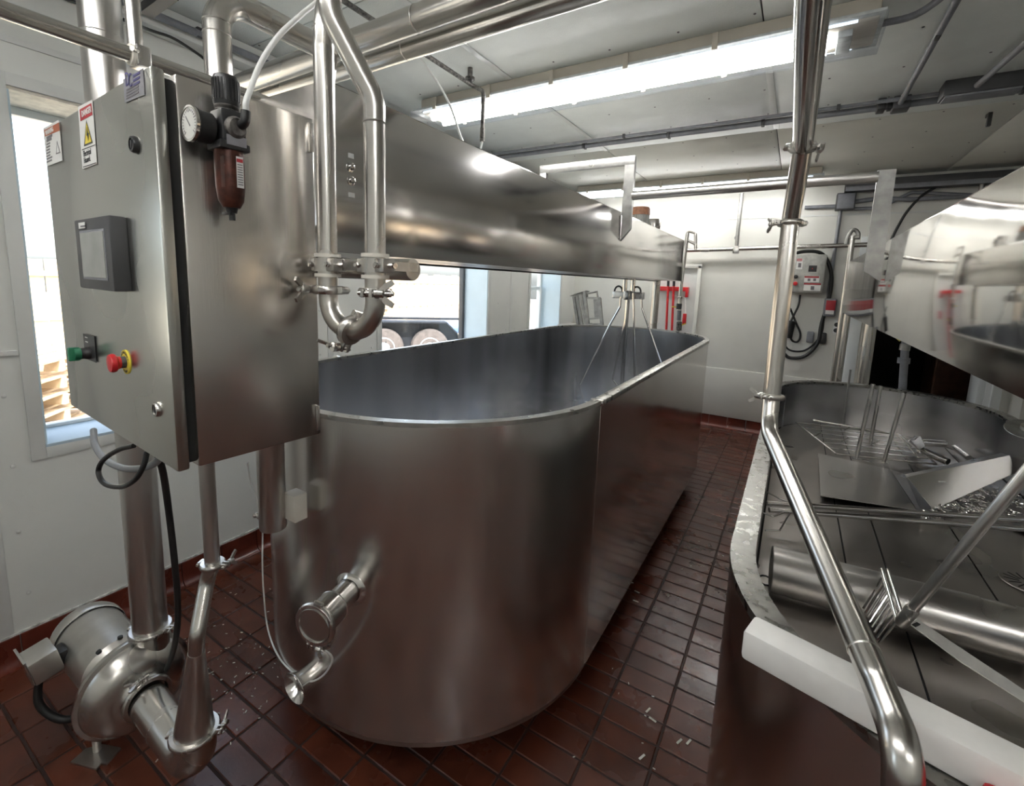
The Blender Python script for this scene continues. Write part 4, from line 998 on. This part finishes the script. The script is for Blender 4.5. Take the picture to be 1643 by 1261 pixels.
for s in (-.4, .4):
    for yy in (1.5, 2.6, 3.7): build('leg', MB().lathe((V2X+s, yy, 0), (0, 0, 1), [(.05, 0), (.05, .01), (.022, .02), (.022, .1)], 16), 'pipe', v2)

def F(u, v, z): return Pz(u, v, z)
def item(name, mb, mat, lab, cat, grp=None):
    o = build(name, mb, mat); return tag(o, lab, cat, grp)
Zf = V2F
# flat tray sheet
q = [F(1313, 727, Zf+.035), F(1428, 753, Zf+.035), F(1470, 818, Zf+.03), F(1317, 795, Zf+.03)]
t = thing('strainer_sheet', sum(q, V())/4, 'flat square steel sheet with folded edge lying in the right vat', 'sheet')
build('sheet', MB().plate(q, (0, 0, -.004)), 'alu' if False else 'satin', t)
build('folded_edge', MB().plate([q[0], q[1], q[1]+V((0, .006, -.03)), q[0]+V((0, .006, -.03))], (0, -.003, 0)), 'satin', t)
q2 = [F(1429, 753, Zf+.03), F(1452, 762, Zf+.03), F(1477, 819, Zf+.012), F(1471, 818, Zf+.03)]
build('side_flange', MB().plate(q2, (0, 0, -.004)), 'table', t)
# rod rack with posts
t = thing('wire_rack', F(1390, 715, Zf), 'welded rod rack with four upright posts lying in the right vat', 'rack')
zr = Zf+.07
fr1 = [F(1277, 678, zr), F(1442, 697, zr), F(1503, 745, Zf+.03), F(1341, 728, Zf+.03)]
mb = MB(); 
for i in range(4): mb.tube([fr1[i], fr1[(i+1) % 4]], .006, 8)
build('frame', mb, 'shiny', t)
for k in range(1, 6):
    f_ = k/6; a = fr1[0].lerp(fr1[3], f_); b = fr1[1].lerp(fr1[2], f_)
    build('bar', MB().bar(a, b, .018, .003), 'shiny', t)
fr2 = [F(1305, 674, zr+.05), F(1440, 697, zr+.05), F(1476, 735, zr+.03)]
build('upper_rod', MB().tube(fr2, .006, 8, fil=.02), 'pipe', t)
for (u, v) in ((1307, 700), (1350, 708), (1355, 690), (1400, 712)):
    a = F(u, v, zr); build('tie', MB().tube([a, a+V((.03, -.06, .05))], .004, 8), 'pipe', t)
for (b0_, t0_) in (((1374, 735), (1401, 616)), ((1396, 713), (1413, 619)), ((1418, 741), (1451, 631)), ((1353, 681), (1364.5, 593))):
    p = F(*b0_, Zf+.04); dd = (p-V((0, 0, CH))).dot(V([RM[i][2] for i in range(3)]))
    tpt = Pd(*t0_, dd*.985 - .03)
    build('post', MB().tube([p, tpt], .0105 if b0_[0] != 1353 else .007, 14), 'clampm' if b0_[0] != 1353 else 'alu', t)
    build('foot_washer', MB().lathe(p-V((0, 0, .003)), (0, 0, 1), [(.022, 0), (.022, .004)], 16), 'clampm', t)
# bent pipe pieces
def vpipe(pts, r, lab, open_end=True, mat='shiny', name='pipe_elbow', fil=.04):
    t = thing(name, V(pts[0]), lab, 'pipe fitting')
    build('tube', MB().tube(pts, r, 20, fil=fil), mat, t)
    d = (V(pts[-1])-V(pts[-2])).normalized()
    build('bore', MB().lathe(V(pts[-1])+d*.0005, d, [(r*.88, 0), (r*.88, .0006)], 20), 'gasket', t)
    return t
vpipe([F(1470, 705, Zf+.07), F(1478, 722, Zf+.06), F(1521, 741, Zf+.04)], .022, 'short bent pipe with open end nearest the rod rack')
vpipe([F(1478, 710, Zf+.05), F(1515, 712, Zf+.05)], .024, 'short straight pipe with black ring behind the bent pipe', name='pipe_stub')
vpipe([F(1555, 735, Zf+.03), F(1532, 718, Zf+.04)], .018, 'short pipe leaning on the far side of the folded channel', name='pipe_stub')
t = thing('scrap_hinge', F(1475, 704, Zf+.09), 'bent sheet metal latch lying on top of the short pipes', 'latch')
build('plate', MB().plate([F(1460, 706, Zf+.09), F(1476, 700, Zf+.10), F(1484, 716, Zf+.09), F(1475, 722, Zf+.08)], (0, 0, .003)), 'shiny', t)
build('hook', MB().tube([F(1458, 707, Zf+.09), F(1468, 700, Zf+.11), F(1478, 702, Zf+.09)], .004, 8), 'shiny', t)
# folded channel
t = thing('folded_channel', F(1560, 770, Zf), 'long folded sheet metal channel resting diagonally in the right vat', 'channel')
c1, c2, c3, c4 = F(1456, 765, Zf+.12), F(1660, 722, Zf+.16), F(1660, 745, Zf+.10), F(1497, 817, Zf+.02)
c5, c6 = F(1452, 761, Zf+.10), F(1655, 716, Zf+.14)
build('web', MB().plate([c1, c2, c3, c4], (0, 0, -.003)), 'satin', t)
build('flange', MB().plate([c1, c2, c6, c5], (0, 0, -.003)), 'satin', t)
p = F(1512, 773, Zf+.105); build('slot', MB().box(p, (.03, .010, .004), Matrix.Rotation(.5, 3, 'Z')), 'sticker', t)
# pile of small curled metal parts
mb = MB(); random.seed(3)
for i in range(170):
    u = random.uniform(1480, 1640); v = random.uniform(786, 828) if u > 1500 else random.uniform(795, 820)
    lim = 817-(u-1497)*.46
    if v < lim: v = lim + random.uniform(0, 14)
    p = F(u, min(v, 832), Zf+random.uniform(.008, .04))
    a = random.uniform(0, 6.28); rr = random.uniform(.008, .017); tl2 = random.uniform(-.6, .6)
    mb.tube([p + V((rr*math.cos(a+w2), rr*math.sin(a+w2), tl2*rr*math.sin(w2))) for w2 in [k*.75 for k in range(6)]], .0028, 6)
o = build('metal_clips', mb, 'shiny'); tag(o, 'heap of small curled shiny metal clips under the folded channel', 'clips', kind='stuff')
# twin rods with bent wire ends
t = thing('twin_bar', F(1440, 825, Zf+.1), 'pair of long parallel steel bars across the right vat with bent wire ends', 'bars')
for k, (a, b) in enumerate((((1230, 807), (1700, 838)), ((1234, 818), (1700, 853)))):
    build('bar', MB().tube([F(*a, Zf+.10), F(*b, Zf+.12)], .0115, 14), 'shiny', t)
for pts in (((1229, 806), (1238, 812)), ((1225, 823), (1240, 829), (1275, 815)), ((1228, 851), (1251, 851), (1268, 822)), ((1228, 788), (1250, 800), (1272, 808))):
    build('wire_end', MB().tube([F(u, v, Zf+.10) for u, v in pts], .0035, 8, fil=.01), 'shiny', t)
# large smooth tube
a = F(1238, 912, Zf+.085); b = F(1750, 1049, Zf+.085)
t = thing('wide_tube', (a+b)/2, 'wide smooth stainless tube lying across the near part of the right vat', 'tube')
build('tube', MB().tube([a, b], .076, 40), 'satin', t)
d_ = (a-b).normalized(); build('end_disc', MB().lathe(a+d_*.001, d_, [(.074, 0), (.074, .001)], 40), 'table', t)
o = build('rubber_ring', MB().tube([F(1228, 931, Zf+.02)+V((.022*math.cos(w2), .03*math.sin(w2), 0)) for w2 in [k*.5236 for k in range(13)]], .003, 8), 'rubber'); tag(o, 'small black rubber ring beside the end of the wide tube', 'ring')
# curd fork
zf = Zf+.17
t = thing('curd_fork', F(1445, 990, zf), 'long handled curd fork with row of tines leaning on the wide tube', 'fork')
hb_ = F(1447, 998, Zf+.18); ht_ = Pd(1660, 742, 1.02)
build('handle', MB().tube([hb_, ht_], .0125, 18), 'satin', t)
e1, e2 = F(1415, 914, Zf+.17), F(1440, 998, Zf+.17)
build('cross_bar', MB().tube([e1, e2], .006, 10).tube([e1+V((.014, 0, .004)), e2+V((.014, 0, .004))], .005, 10), 'shiny', t)
for k in range(8):
    f_ = k/7; p = e1.lerp(e2, .12+.86*f_); q_ = F(1385, 976, Zf+.09).lerp(F(1411, 1031, Zf+.09), f_)
    build('tine', MB().tube([p, q_], .0032, 8), 'shiny', t)
build('socket', MB().lathe(hb_, ht_-hb_, [(.012, -.01), (.0155, 0), (.0155, .05), (.013, .055)], 16), 'clampm', t)
# flat blade lying
t = thing('flat_blade', F(1560, 1070, Zf+.17), 'long thin pale steel blade leaning over the wide tube at right', 'blade')
A1 = [F(1461, 1003, Zf+.17), F(1472, 995, Zf+.17), F(1560, 1056, Zf+.10), F(1660, 1120, Zf+.04), F(1660, 1138, Zf+.04), F(1540, 1062, Zf+.10)]
build('blade', MB().plate(A1, (0, 0, .003)), 'pale', t)
p = F(1470, 1002, Zf+.176); build('slot', MB().box(p, (.008, .022, .003), Matrix.Rotation(-.6, 3, 'Z')), 'gasket', t)
# discs
def disc(c, n_, R, lab, mat, slots=False, z=0):
    t = thing('strainer_disc', c, lab, 'disc')
    build('plate', MB().lathe(c, n_, [(R, 0), (R+.002, .002), (R, .005), (R-.01, .006)], 36), mat, t)
    if slots:
        for k in range(14):
            a = 2*math.pi*k/14; build('slot', MB().box(V(c)+V((R*.6*math.cos(a), R*.6*math.sin(a), .0065)), (R*.55, .004, .001), Matrix.Rotation(a, 3, 'Z')), 'gasket', t)
    else: build('boss', MB().lathe(V(c)+V(n_)*.006, n_, [(.03, 0), (.03, .02), (.02, .024)], 20), 'clampm', t)
dcn = Pd(1650, 690, 2.35)
disc(dcn, V((-.1, -.35, .9)).normalized(), .085, 'pale round steel lid resting high at the right side of the open vat', 'alu')
disc(F(1650, 938, Zf+.003), V((0, 0, 1)), .075, 'round slotted drain plate on the floor of the open vat', 'table', True)
disc(F(1655, 850, Zf+.01), V((0, .1, 1)).normalized(), .06, 'round pale plate half hidden under the fork handle at right edge', 'alu')

# white plastic plank
u0, u1 = Pz(1196, 1008, .961), Pz(1700, 1270, .961)
t_ = (u1-u0).normalized(); nn = V((t_.y, -t_.x, 0)); nn = nn if nn.y < 0 else -nn
bk0 = Pz(1211, 984, .961); wdt = .066
L = (u1-u0).length
bcen = bk0 + nn*wdt/2 + t_*L/2
rb = Matrix((t_, -nn, V((0, 0, 1)))).transposed()
o = build('white_plank', MB().box((bcen.x, bcen.y, .9305), (L, wdt, .061), rb, .009), 'white'); tag(o, 'thick white plastic plank lying across the near end of the right vat', 'plank')
for (u, v) in ((1305, 1047), (1567, 1189)):
    pass
rc_ = Pz(1600, 1262, .93)
t = thing('plastic_tray', (rc_.x+.05, rc_.y-.05, .85), 'corner of a red plastic tray at the bottom right edge', 'tray')
build('shell', MB().box((rc_.x+.085, rc_.y-.06, .885), (.18, .11, .07), None, .012), 'red', t); build('lip', MB().box((rc_.x+.085, rc_.y-.06, .92), (.20, .13, .02), None, .008), 'red', t)

# ================================================================ TALL BENT PIPE AT RIGHT
k_ = .047
def W_(u, v, w): return Pd(u, v, FOC*k_/w)
tp_ = thing('swing_pipe', Pd(1440, 1240, .74), 'tall polished pipe at right coming down, then sloping forward over the open vat', 'pipe')
j1, j2, j3 = Pd(1288, 236, 1.22), Pd(1268, 358, 1.35), Pd(1238, 636, 1.385)
build('upper_tube', MB().tube([Pd(1308, -40, .62), Pd(1303, 20, .69), j1], .0235, 28), 'shiny', tp_)
build('middle_tube', MB().tube([j1, j2], .0235, 28), 'pipe', tp_)
build('middle_tube', MB().tube([j2, j3], .0235, 28), 'pipe', tp_)
kA, kB = Pd(1233, 690, 1.36), Pd(1408, 1095, .70)
kC = Pd(1450, 1200, .60); vdn = V((kC.x, kC.y, .30)); kD = Pd(1447, 1290, .60); vdn = V((kD.x, kD.y, .0))
build('lower_tube', MB().tube([j3, kA, kB, kC, kD, vdn], .0225, 28, fil=[.09, .10, .10, .05], seg=12), 'pipe', tp_)
clamp(j1, (j2-j1), .026, (1, -.2, 0), tp_, None, wl=.03); clamp(j2, (j3-j2), .026, (-1, -.5, 0), tp_, None, wl=.035); clamp(j3, (j3-j2), .026, (-.4, -1, 0), tp_, None, wl=.03)
mb = MB(); dsl = (kB-kA).normalized(); seamring(mb, kB - dsl*.05, dsl, .0225); build('weld_ring', mb, 'clampm', tp_)

# ================================================================ BACK WALL
yb = YB-.11
rl = thing('wall_rail', (-.3, yb, 2.03), 'long thin steel pipe running along the back wall on hangers', 'pipe')
zr1, zr2 = Py(1110, 402, yb).z, Py(1400, 393, yb).z
build('pipe_run', MB().tube([(-1.2, yb, zr1), (1.715, yb, zr1+(zr2-zr1)/(Py(1400, 393, yb).x-Py(1110, 402, yb).x)*2.9)], .024, 14), 'pipe', rl)
for (u, v) in ((1181, 401), (1560, 390)):
    p = Py(u, v, yb); hp = build('drop', MB().tube([(p.x, yb, p.z+.02), (p.x+.0, yb, 2.62)], .019, 12), 'trimm' if False else 'alu', rl)
    build('clip', MB().box(p, (.06, .06, .08), None, .004), 'clampm', rl, hp)
# pipe riser assembly at the beam end
rx = Py(1100, 400, 5.15)
ra = thing('valve_riser', (rx.x, 5.15, .9), 'thin vertical pipe with hooked top and grey valves by the far beam end', 'valve')
P5 = lambda u, v: Py(u, v, 5.15)
build('tube', MB().tube([V((P5(1088, 530).x, 5.15, 0)), P5(1088, 530), P5(1093, 455), P5(1103, 375)], .019, 14), 'pipe', ra)
build('top_hook', MB().tube([P5(1103, 375), P5(1104, 370), P5(1116, 374), P5(1116, 400)], .016, 12, fil=.02).tube([P5(1103, 385), P5(1116, 392)], .016, 10), 'pipe', ra)
build('handle', MB().tube([P5(1103, 382), P5(1103, 371), P5(1114, 371), P5(1115, 377)], .006, 8), 'ink', ra)
clamp(P5(1092, 477), (0, 0, 1), .022, (-1, 0, 0), ra, None, wl=.03, mat='clampm')
for v0, v1, mt in ((487, 496, 'grey'), (498, 514, 'conduit'), (516, 530, 'corroded')):
    build('valve_body', MB().tube([P5(1090, v0), P5(1089, v1)], .028 if mt != 'conduit' else .022, 14), mt, ra)
build('lever', MB().bar(P5(1078, 492), P5(1090, 493), .008, .012), 'yellow', ra); build('lever', MB().bar(P5(1090, 523), P5(1100, 519), .008, .012), 'yellow', ra)
# red tool rack with brushes
rr_ = thing('tool_rack', Py(1080, 465, YB-.04), 'red wall rack holding long red handled tools in the recess', 'rack')
yr_ = YB-.045
Q = lambda u, v: Py(u, v, yr_)
a, b = Q(1058, 461), Q(1105, 466)
build('rail', MB().bb(a.x, b.x, yr_-.02, YB-.013, Q(1080, 467).z, Q(1080, 460).z, .005), 'red', rr_)
build('end_bracket', MB().bb(b.x-.03, b.x, yr_-.03, YB-.013, Q(1104, 477).z, Q(1104, 461).z, .004), 'red', rr_)
for i, (u, vt, vb_) in enumerate(((1073, 450, 535), (1082, 450, 535))):
    t = thing('squeegee_handle', Q(u, vb_), 'long red tool handle with black grip, %s of the pair on the red rack' % ('left' if i == 0 else 'right'), 'handle')
    build('pole', MB().tube([Q(u, vt+8)+V((0, -.03, 0)), Q(u-6, vb_+60)+V((0, -.03, 0))], .014, 12), 'red', t)
    build('grip', MB().tube([Q(u+.5, vt-2)+V((0, -.03, 0)), Q(u, vt+9)+V((0, -.03, 0))], .016, 12), 'black', t)
t = thing('hand_brush', Q(1099, 512), 'short red handled brush hanging below the end of the red rack', 'brush')
build('handle', MB().bb(Q(1096, 508).x, Q(1102, 508).x, yr_-.03, yr_-.005, Q(1099, 520).z, Q(1099, 503).z, .006), 'red', t); build('stem', MB().tube([Q(1100, 478), Q(1100, 504)], .006, 8), 'white', t)
# control box on back wall
yk = YB-.16
K = lambda u, v: Py(u, v, yk)
def wallbox(name, u0_, u1_, v0_, v1_, yy, dep, mat, lab, cat='control box', bev=.012):
    a = Py(u0_, (v0_+v1_)/2, yy); b = Py(u1_, (v0_+v1_)/2, yy); tz = Py((u0_+u1_)/2, v0_, yy).z; bz_ = Py((u0_+u1_)/2, v1_, yy).z
    t = thing(name, ((a.x+b.x)/2, YB-dep/2, bz_), lab, cat)
    build('body', MB().bb(a.x, b.x, yy, YB-.0, bz_, tz, bev), mat, t)
    return t, a.x, b.x, bz_, tz
t, xa, xb, za, zb_2 = wallbox('motor_starter', 1270, 1324, 408, 470, yk, .16, 'motgrey', 'grey wall control box with red warning labels and hanging black cords')
yy = yk-.004
build('cover', MB().bb(xa+.008, xb-.008, yk-.006, yk, za+.01, zb_2-.01, .004), 'motgrey', t)
def pl(u0_, u1_, v0_, v1_, mat, o_=.0, nm='label'):
    a = Py(u0_, v0_, yy-.004-o_); b = Py(u1_, v1_, yy-.004-o_); build(nm, MB().bb(a.x, b.x, a.y, a.y+.002, b.z, a.z), mat, t)
pl(1298, 1310, 426, 436, 'ink', nm='display'); pl(1303, 1304, 430, 432, 'red', .002, 'digit')
pl(1291, 1314, 443, 453, 'sticker'); pl(1291, 1314, 443, 446, 'redink', .002, 'label_band'); pl(1290, 1317, 454, 457, 'redink', .002, 'label_band'); pl(1290, 1316, 457, 467, 'sticker')
pl(1296, 1300, 447, 451, 'inkgrey', .003, 'symbol'); pl(1305, 1309, 447, 451, 'inkgrey', .003, 'symbol'); pl(1301, 1306, 459, 465, 'inkgrey', .003, 'symbol'); pl(1279, 1287, 415, 432, 'sticker'); pl(1279, 1287, 415, 419, 'redink', .002, 'label_band'); pl(1281, 1285, 422, 429, 'inkgrey', .003, 'symbol')
for (u, v, mt) in ((1277, 444, 'ink'), (1276, 455, 'red')): p = Py(u, v, yk); build('button', MB().lathe(p, (0, -1, 0), [(.02, 0), (.02, .02), (.012, .024)], 14), mt, t)
text('DANGER', Py(1279.4, 418.3, yy-.008), (1, 0, 0), ZZ, .016, 'sticker', t, t, sx=.7)
hs = [Py(u, v, YB-.05) for u, v in ((1268, 470), (1262, 440), (1272, 410), (1300, 403), (1322, 410), (1334, 440), (1330, 480), (1318, 520), (1312, 550), (1292, 571), (1268, 574), (1256, 566))]
cable(hs, .018, 'thick black hose looped over the grey wall control box', name='coiled_hose', cat='hose')
cable([Py(u, v, YB-.03) for u, v in ((1284, 473), (1281, 490), (1274, 505), (1266, 525), (1270, 545), (1280, 548), (1284, 535), (1276, 515), (1268, 495))], .010, 'black cord with a loop below the grey control box')
cable([Py(u, v, YB-.03) for u, v in ((1322, 512), (1318, 535), (1306, 552), (1288, 563), (1268, 562), (1255, 550))], .009, 'black cord sagging along the wall beneath the outlets')
o = build('cord_connector', MB().tube([Py(1270, 515, YB-.05), Py(1264, 542, YB-.05)], .04, 14), 'rubber'); tag(o, 'large black cord plug hanging on the back wall', 'plug')
t, xa, xb, za, zb_2 = wallbox('switch_box', 1322, 1342, 479, 508, YB-.1, .1, 'conduit', 'small grey wall switch box with red window', 'switch')
p = Py(1333, 490, YB-.104); build('window', MB().bb(p.x-.04, p.x+.04, p.y, p.y+.006, p.z-.05, p.z+.05, .004), 'redink', t); p = Py(1331, 501, YB-.104); build('tag', MB().bb(p.x-.035, p.x+.035, p.y, p.y+.006, p.z-.02, p.z+.02), 'sticker', t)
t, *_ = wallbox('outlet_box', 1294, 1306, 532, 550, YB-.05, .05, 'conduit', 'light grey outlet box below the control box', 'outlet'); 
t, *_ = wallbox('outlet_box', 1316, 1326, 534, 552, YB-.05, .05, 'ink', 'dark outlet box right of the light grey outlet box', 'outlet')
t, xa, xb, za, zb_2 = wallbox('outlet_box', 1337, 1347, 514, 537, YB-.04, .04, 'sticker', 'white double outlet beside the doorway casing', 'outlet')
for zz in (.3, .7): build('socket', MB().lathe(((xa+xb)/2, YB-.04, za+(zb_2-za)*zz), (0, -1, 0), [(.022, 0), (.022, .004)], 14), 'ink', t)
t, xa, xb, za, zb_2 = wallbox('conduit_box', 1342, 1373, 309, 336, YB-.1, .1, 'grey', 'square grey junction box high on the back wall', 'junction box', .006)
build('lid', MB().bb(xa+.01, xb-.01, YB-.106, YB-.1, za+.01, zb_2-.01, .003), 'conduit', t)
xm = (xa+xb)/2
conduit([Py(1291, 333, YB-.03), Py(1341, 331, YB-.03)], .018, 'short grey conduit entering the left side of the square junction box')
conduit([(xm-.03, YB-.03, za), (xm-.04, YB-.03, Py(1334, 480, YB-.03).z)], .016, 'vertical grey conduit from the junction box down to the switch box')
conduit([(xb, YB-.04, zb_2-.08), (xb+.2, YB-.04, zb_2-.06), (xb+.42, YB-.04, 2.48), (1.71, YB-.04, 2.49)], .020, 'pair of grey conduits leaving the right side of the junction box, upper')
conduit([(xb, YB-.04, zb_2-.15), (xb+.2, YB-.04, zb_2-.15), (xb+.42, YB-.04, zb_2-.02), (1.71, YB-.04, 2.43)], .016, 'lower of the two grey conduits right of the junction box')
cable([Py(1502, 300, YB-.05), Py(1478, 315, YB-.05), Py(1455, 340, YB-.05), Py(1440, 365, YB-.05), Py(1425, 395, YB-.05)], .012, 'black cable curving down the back wall beside the mirror beam')
# hooked valve near second beam
Q6 = lambda u, v: Py(u, v, 5.4)
t = thing('shower_hook', Q6(1366, 420), 'vertical steel pipe with rounded hook top in front of the back wall', 'pipe')
build('tube', MB().tube([V((Q6(1368, 378).x, 5.4, 0)), Q6(1368, 378)], .024, 14), 'pipe', t)
build('hook', MB().tube(smooth_path([Q6(1358, 392), Q6(1360, 382), Q6(1366, 371), Q6(1372, 369), Q6(1377, 375), Q6(1376, 384)]), .018, 10), 'alu', t)
build('cross_piece', MB().tube([Q6(1362, 383), Q6(1378, 380)], .02, 10), 'clampm', t)
# pvc valve pipe standing behind the open vat
Q7 = lambda u, v: Py(u, v, 4.75)
t = thing('valve_pipe', Q7(1448, 640), 'grey vertical pipe with coupling and brass fitting before the dark doorway', 'pipe')
build('tube', MB().tube([Q7(1447, 640), Q7(1453, 545)], .026, 14), 'conduit', t)
build('coupling', MB().tube([Q7(1449.5, 583), Q7(1450.5, 574)], .040, 14), 'conduit', t); build('union', MB().tube([Q7(1451, 562), Q7(1453, 552)], .034, 14), 'alu', t)
build('brass_fitting', MB().tube([Q7(1446, 541), Q7(1440, 545)], .02, 12), 'yellow', t)
# curd knife frames standing beyond the vat
kf = Px(945, 522, -1.85)
yk2 = 4.95
K2 = lambda u, v, y=yk2: Py(u, v, y)
t = thing('curd_knife', K2(930, 522), 'stainless curd knife frame with many fine wires behind the vat, left one', 'knife')
a0_, a1_ = K2(921, 475), K2(928, 522)
for (ut_, vt_, ub_, vb_) in ((921, 476, 928, 523), (926, 474, 934, 523), (932, 472, 941, 523)):
    build('upright', MB().bar(K2(ut_, vt_), K2(ub_, vb_), .036, .03), 'alu', t)
build('top_plate', MB().plate([K2(913, 475), K2(931, 471), K2(940, 466), K2(936, 469)], (0, .12, -.006)), 'alu', t)
build('bottom_plate', MB().plate([K2(917, 521), K2(944, 519), K2(944, 524), K2(917, 524)], (0, .12, 0)), 'alu', t)
for k in range(9): build('blade', MB().bar(K2(923+.4*k, 478+k*0), K2(930+.5*k, 521), .004, .02), 'satin', t)
t = thing('curd_knife', K2(955, 522), 'stainless curd knife frame with many fine wires behind the vat, right one', 'knife')
for (ut_, vt_, ub_, vb_) in ((938, 467, 944, 523), (962, 478, 966, 522)):
    build('upright', MB().bar(K2(ut_, vt_), K2(ub_, vb_), .036, .03), 'alu', t)
for (v0_, v1_) in ((478, 478), (512, 510), (521, 520)): build('cross_bar', MB().bar(K2(941, v0_), K2(963, v1_), .022, .02, up=(0, 1, 0)), 'alu', t)
build('handle', MB().tube([K2(942, 477), K2(942, 471), K2(958, 468), K2(959, 477)], .014, 8), 'alu', t)
for k in range(14): build('wire', MB().bar(K2(943.5+k*.1, 481+k*2.1), K2(964+k*.1, 480.5+k*2.05), .003, .003, up=(0, 1, 0)), 'inkgrey', t)
build('screen', MB().plate([K2(952, 480), K2(962, 480), K2(965, 509), K2(954, 510)], (0, .006, 0)), 'alu', t)
tz = min(K2(944, 523).z, K2(966, 523).z)
t = thing('side_table', (K2(940, 523).x, yk2+.05, 0), 'small steel side table behind the far end of the oval vat', 'table')
xa, xb = K2(900, 523).x, K2(985, 523).x
build('tabletop', MB().bb(xa, xb, yk2-.1, yk2+.3, tz-.03, tz, .004), 'satin', t)
for x in (xa+.04, xb-.04):
    for y in (yk2-.06, yk2+.26): build('leg', MB().tube([(x, y, 0), (x, y, tz-.03)], .018, 12), 'pipe', t)
bpy.context.view_layer.update()
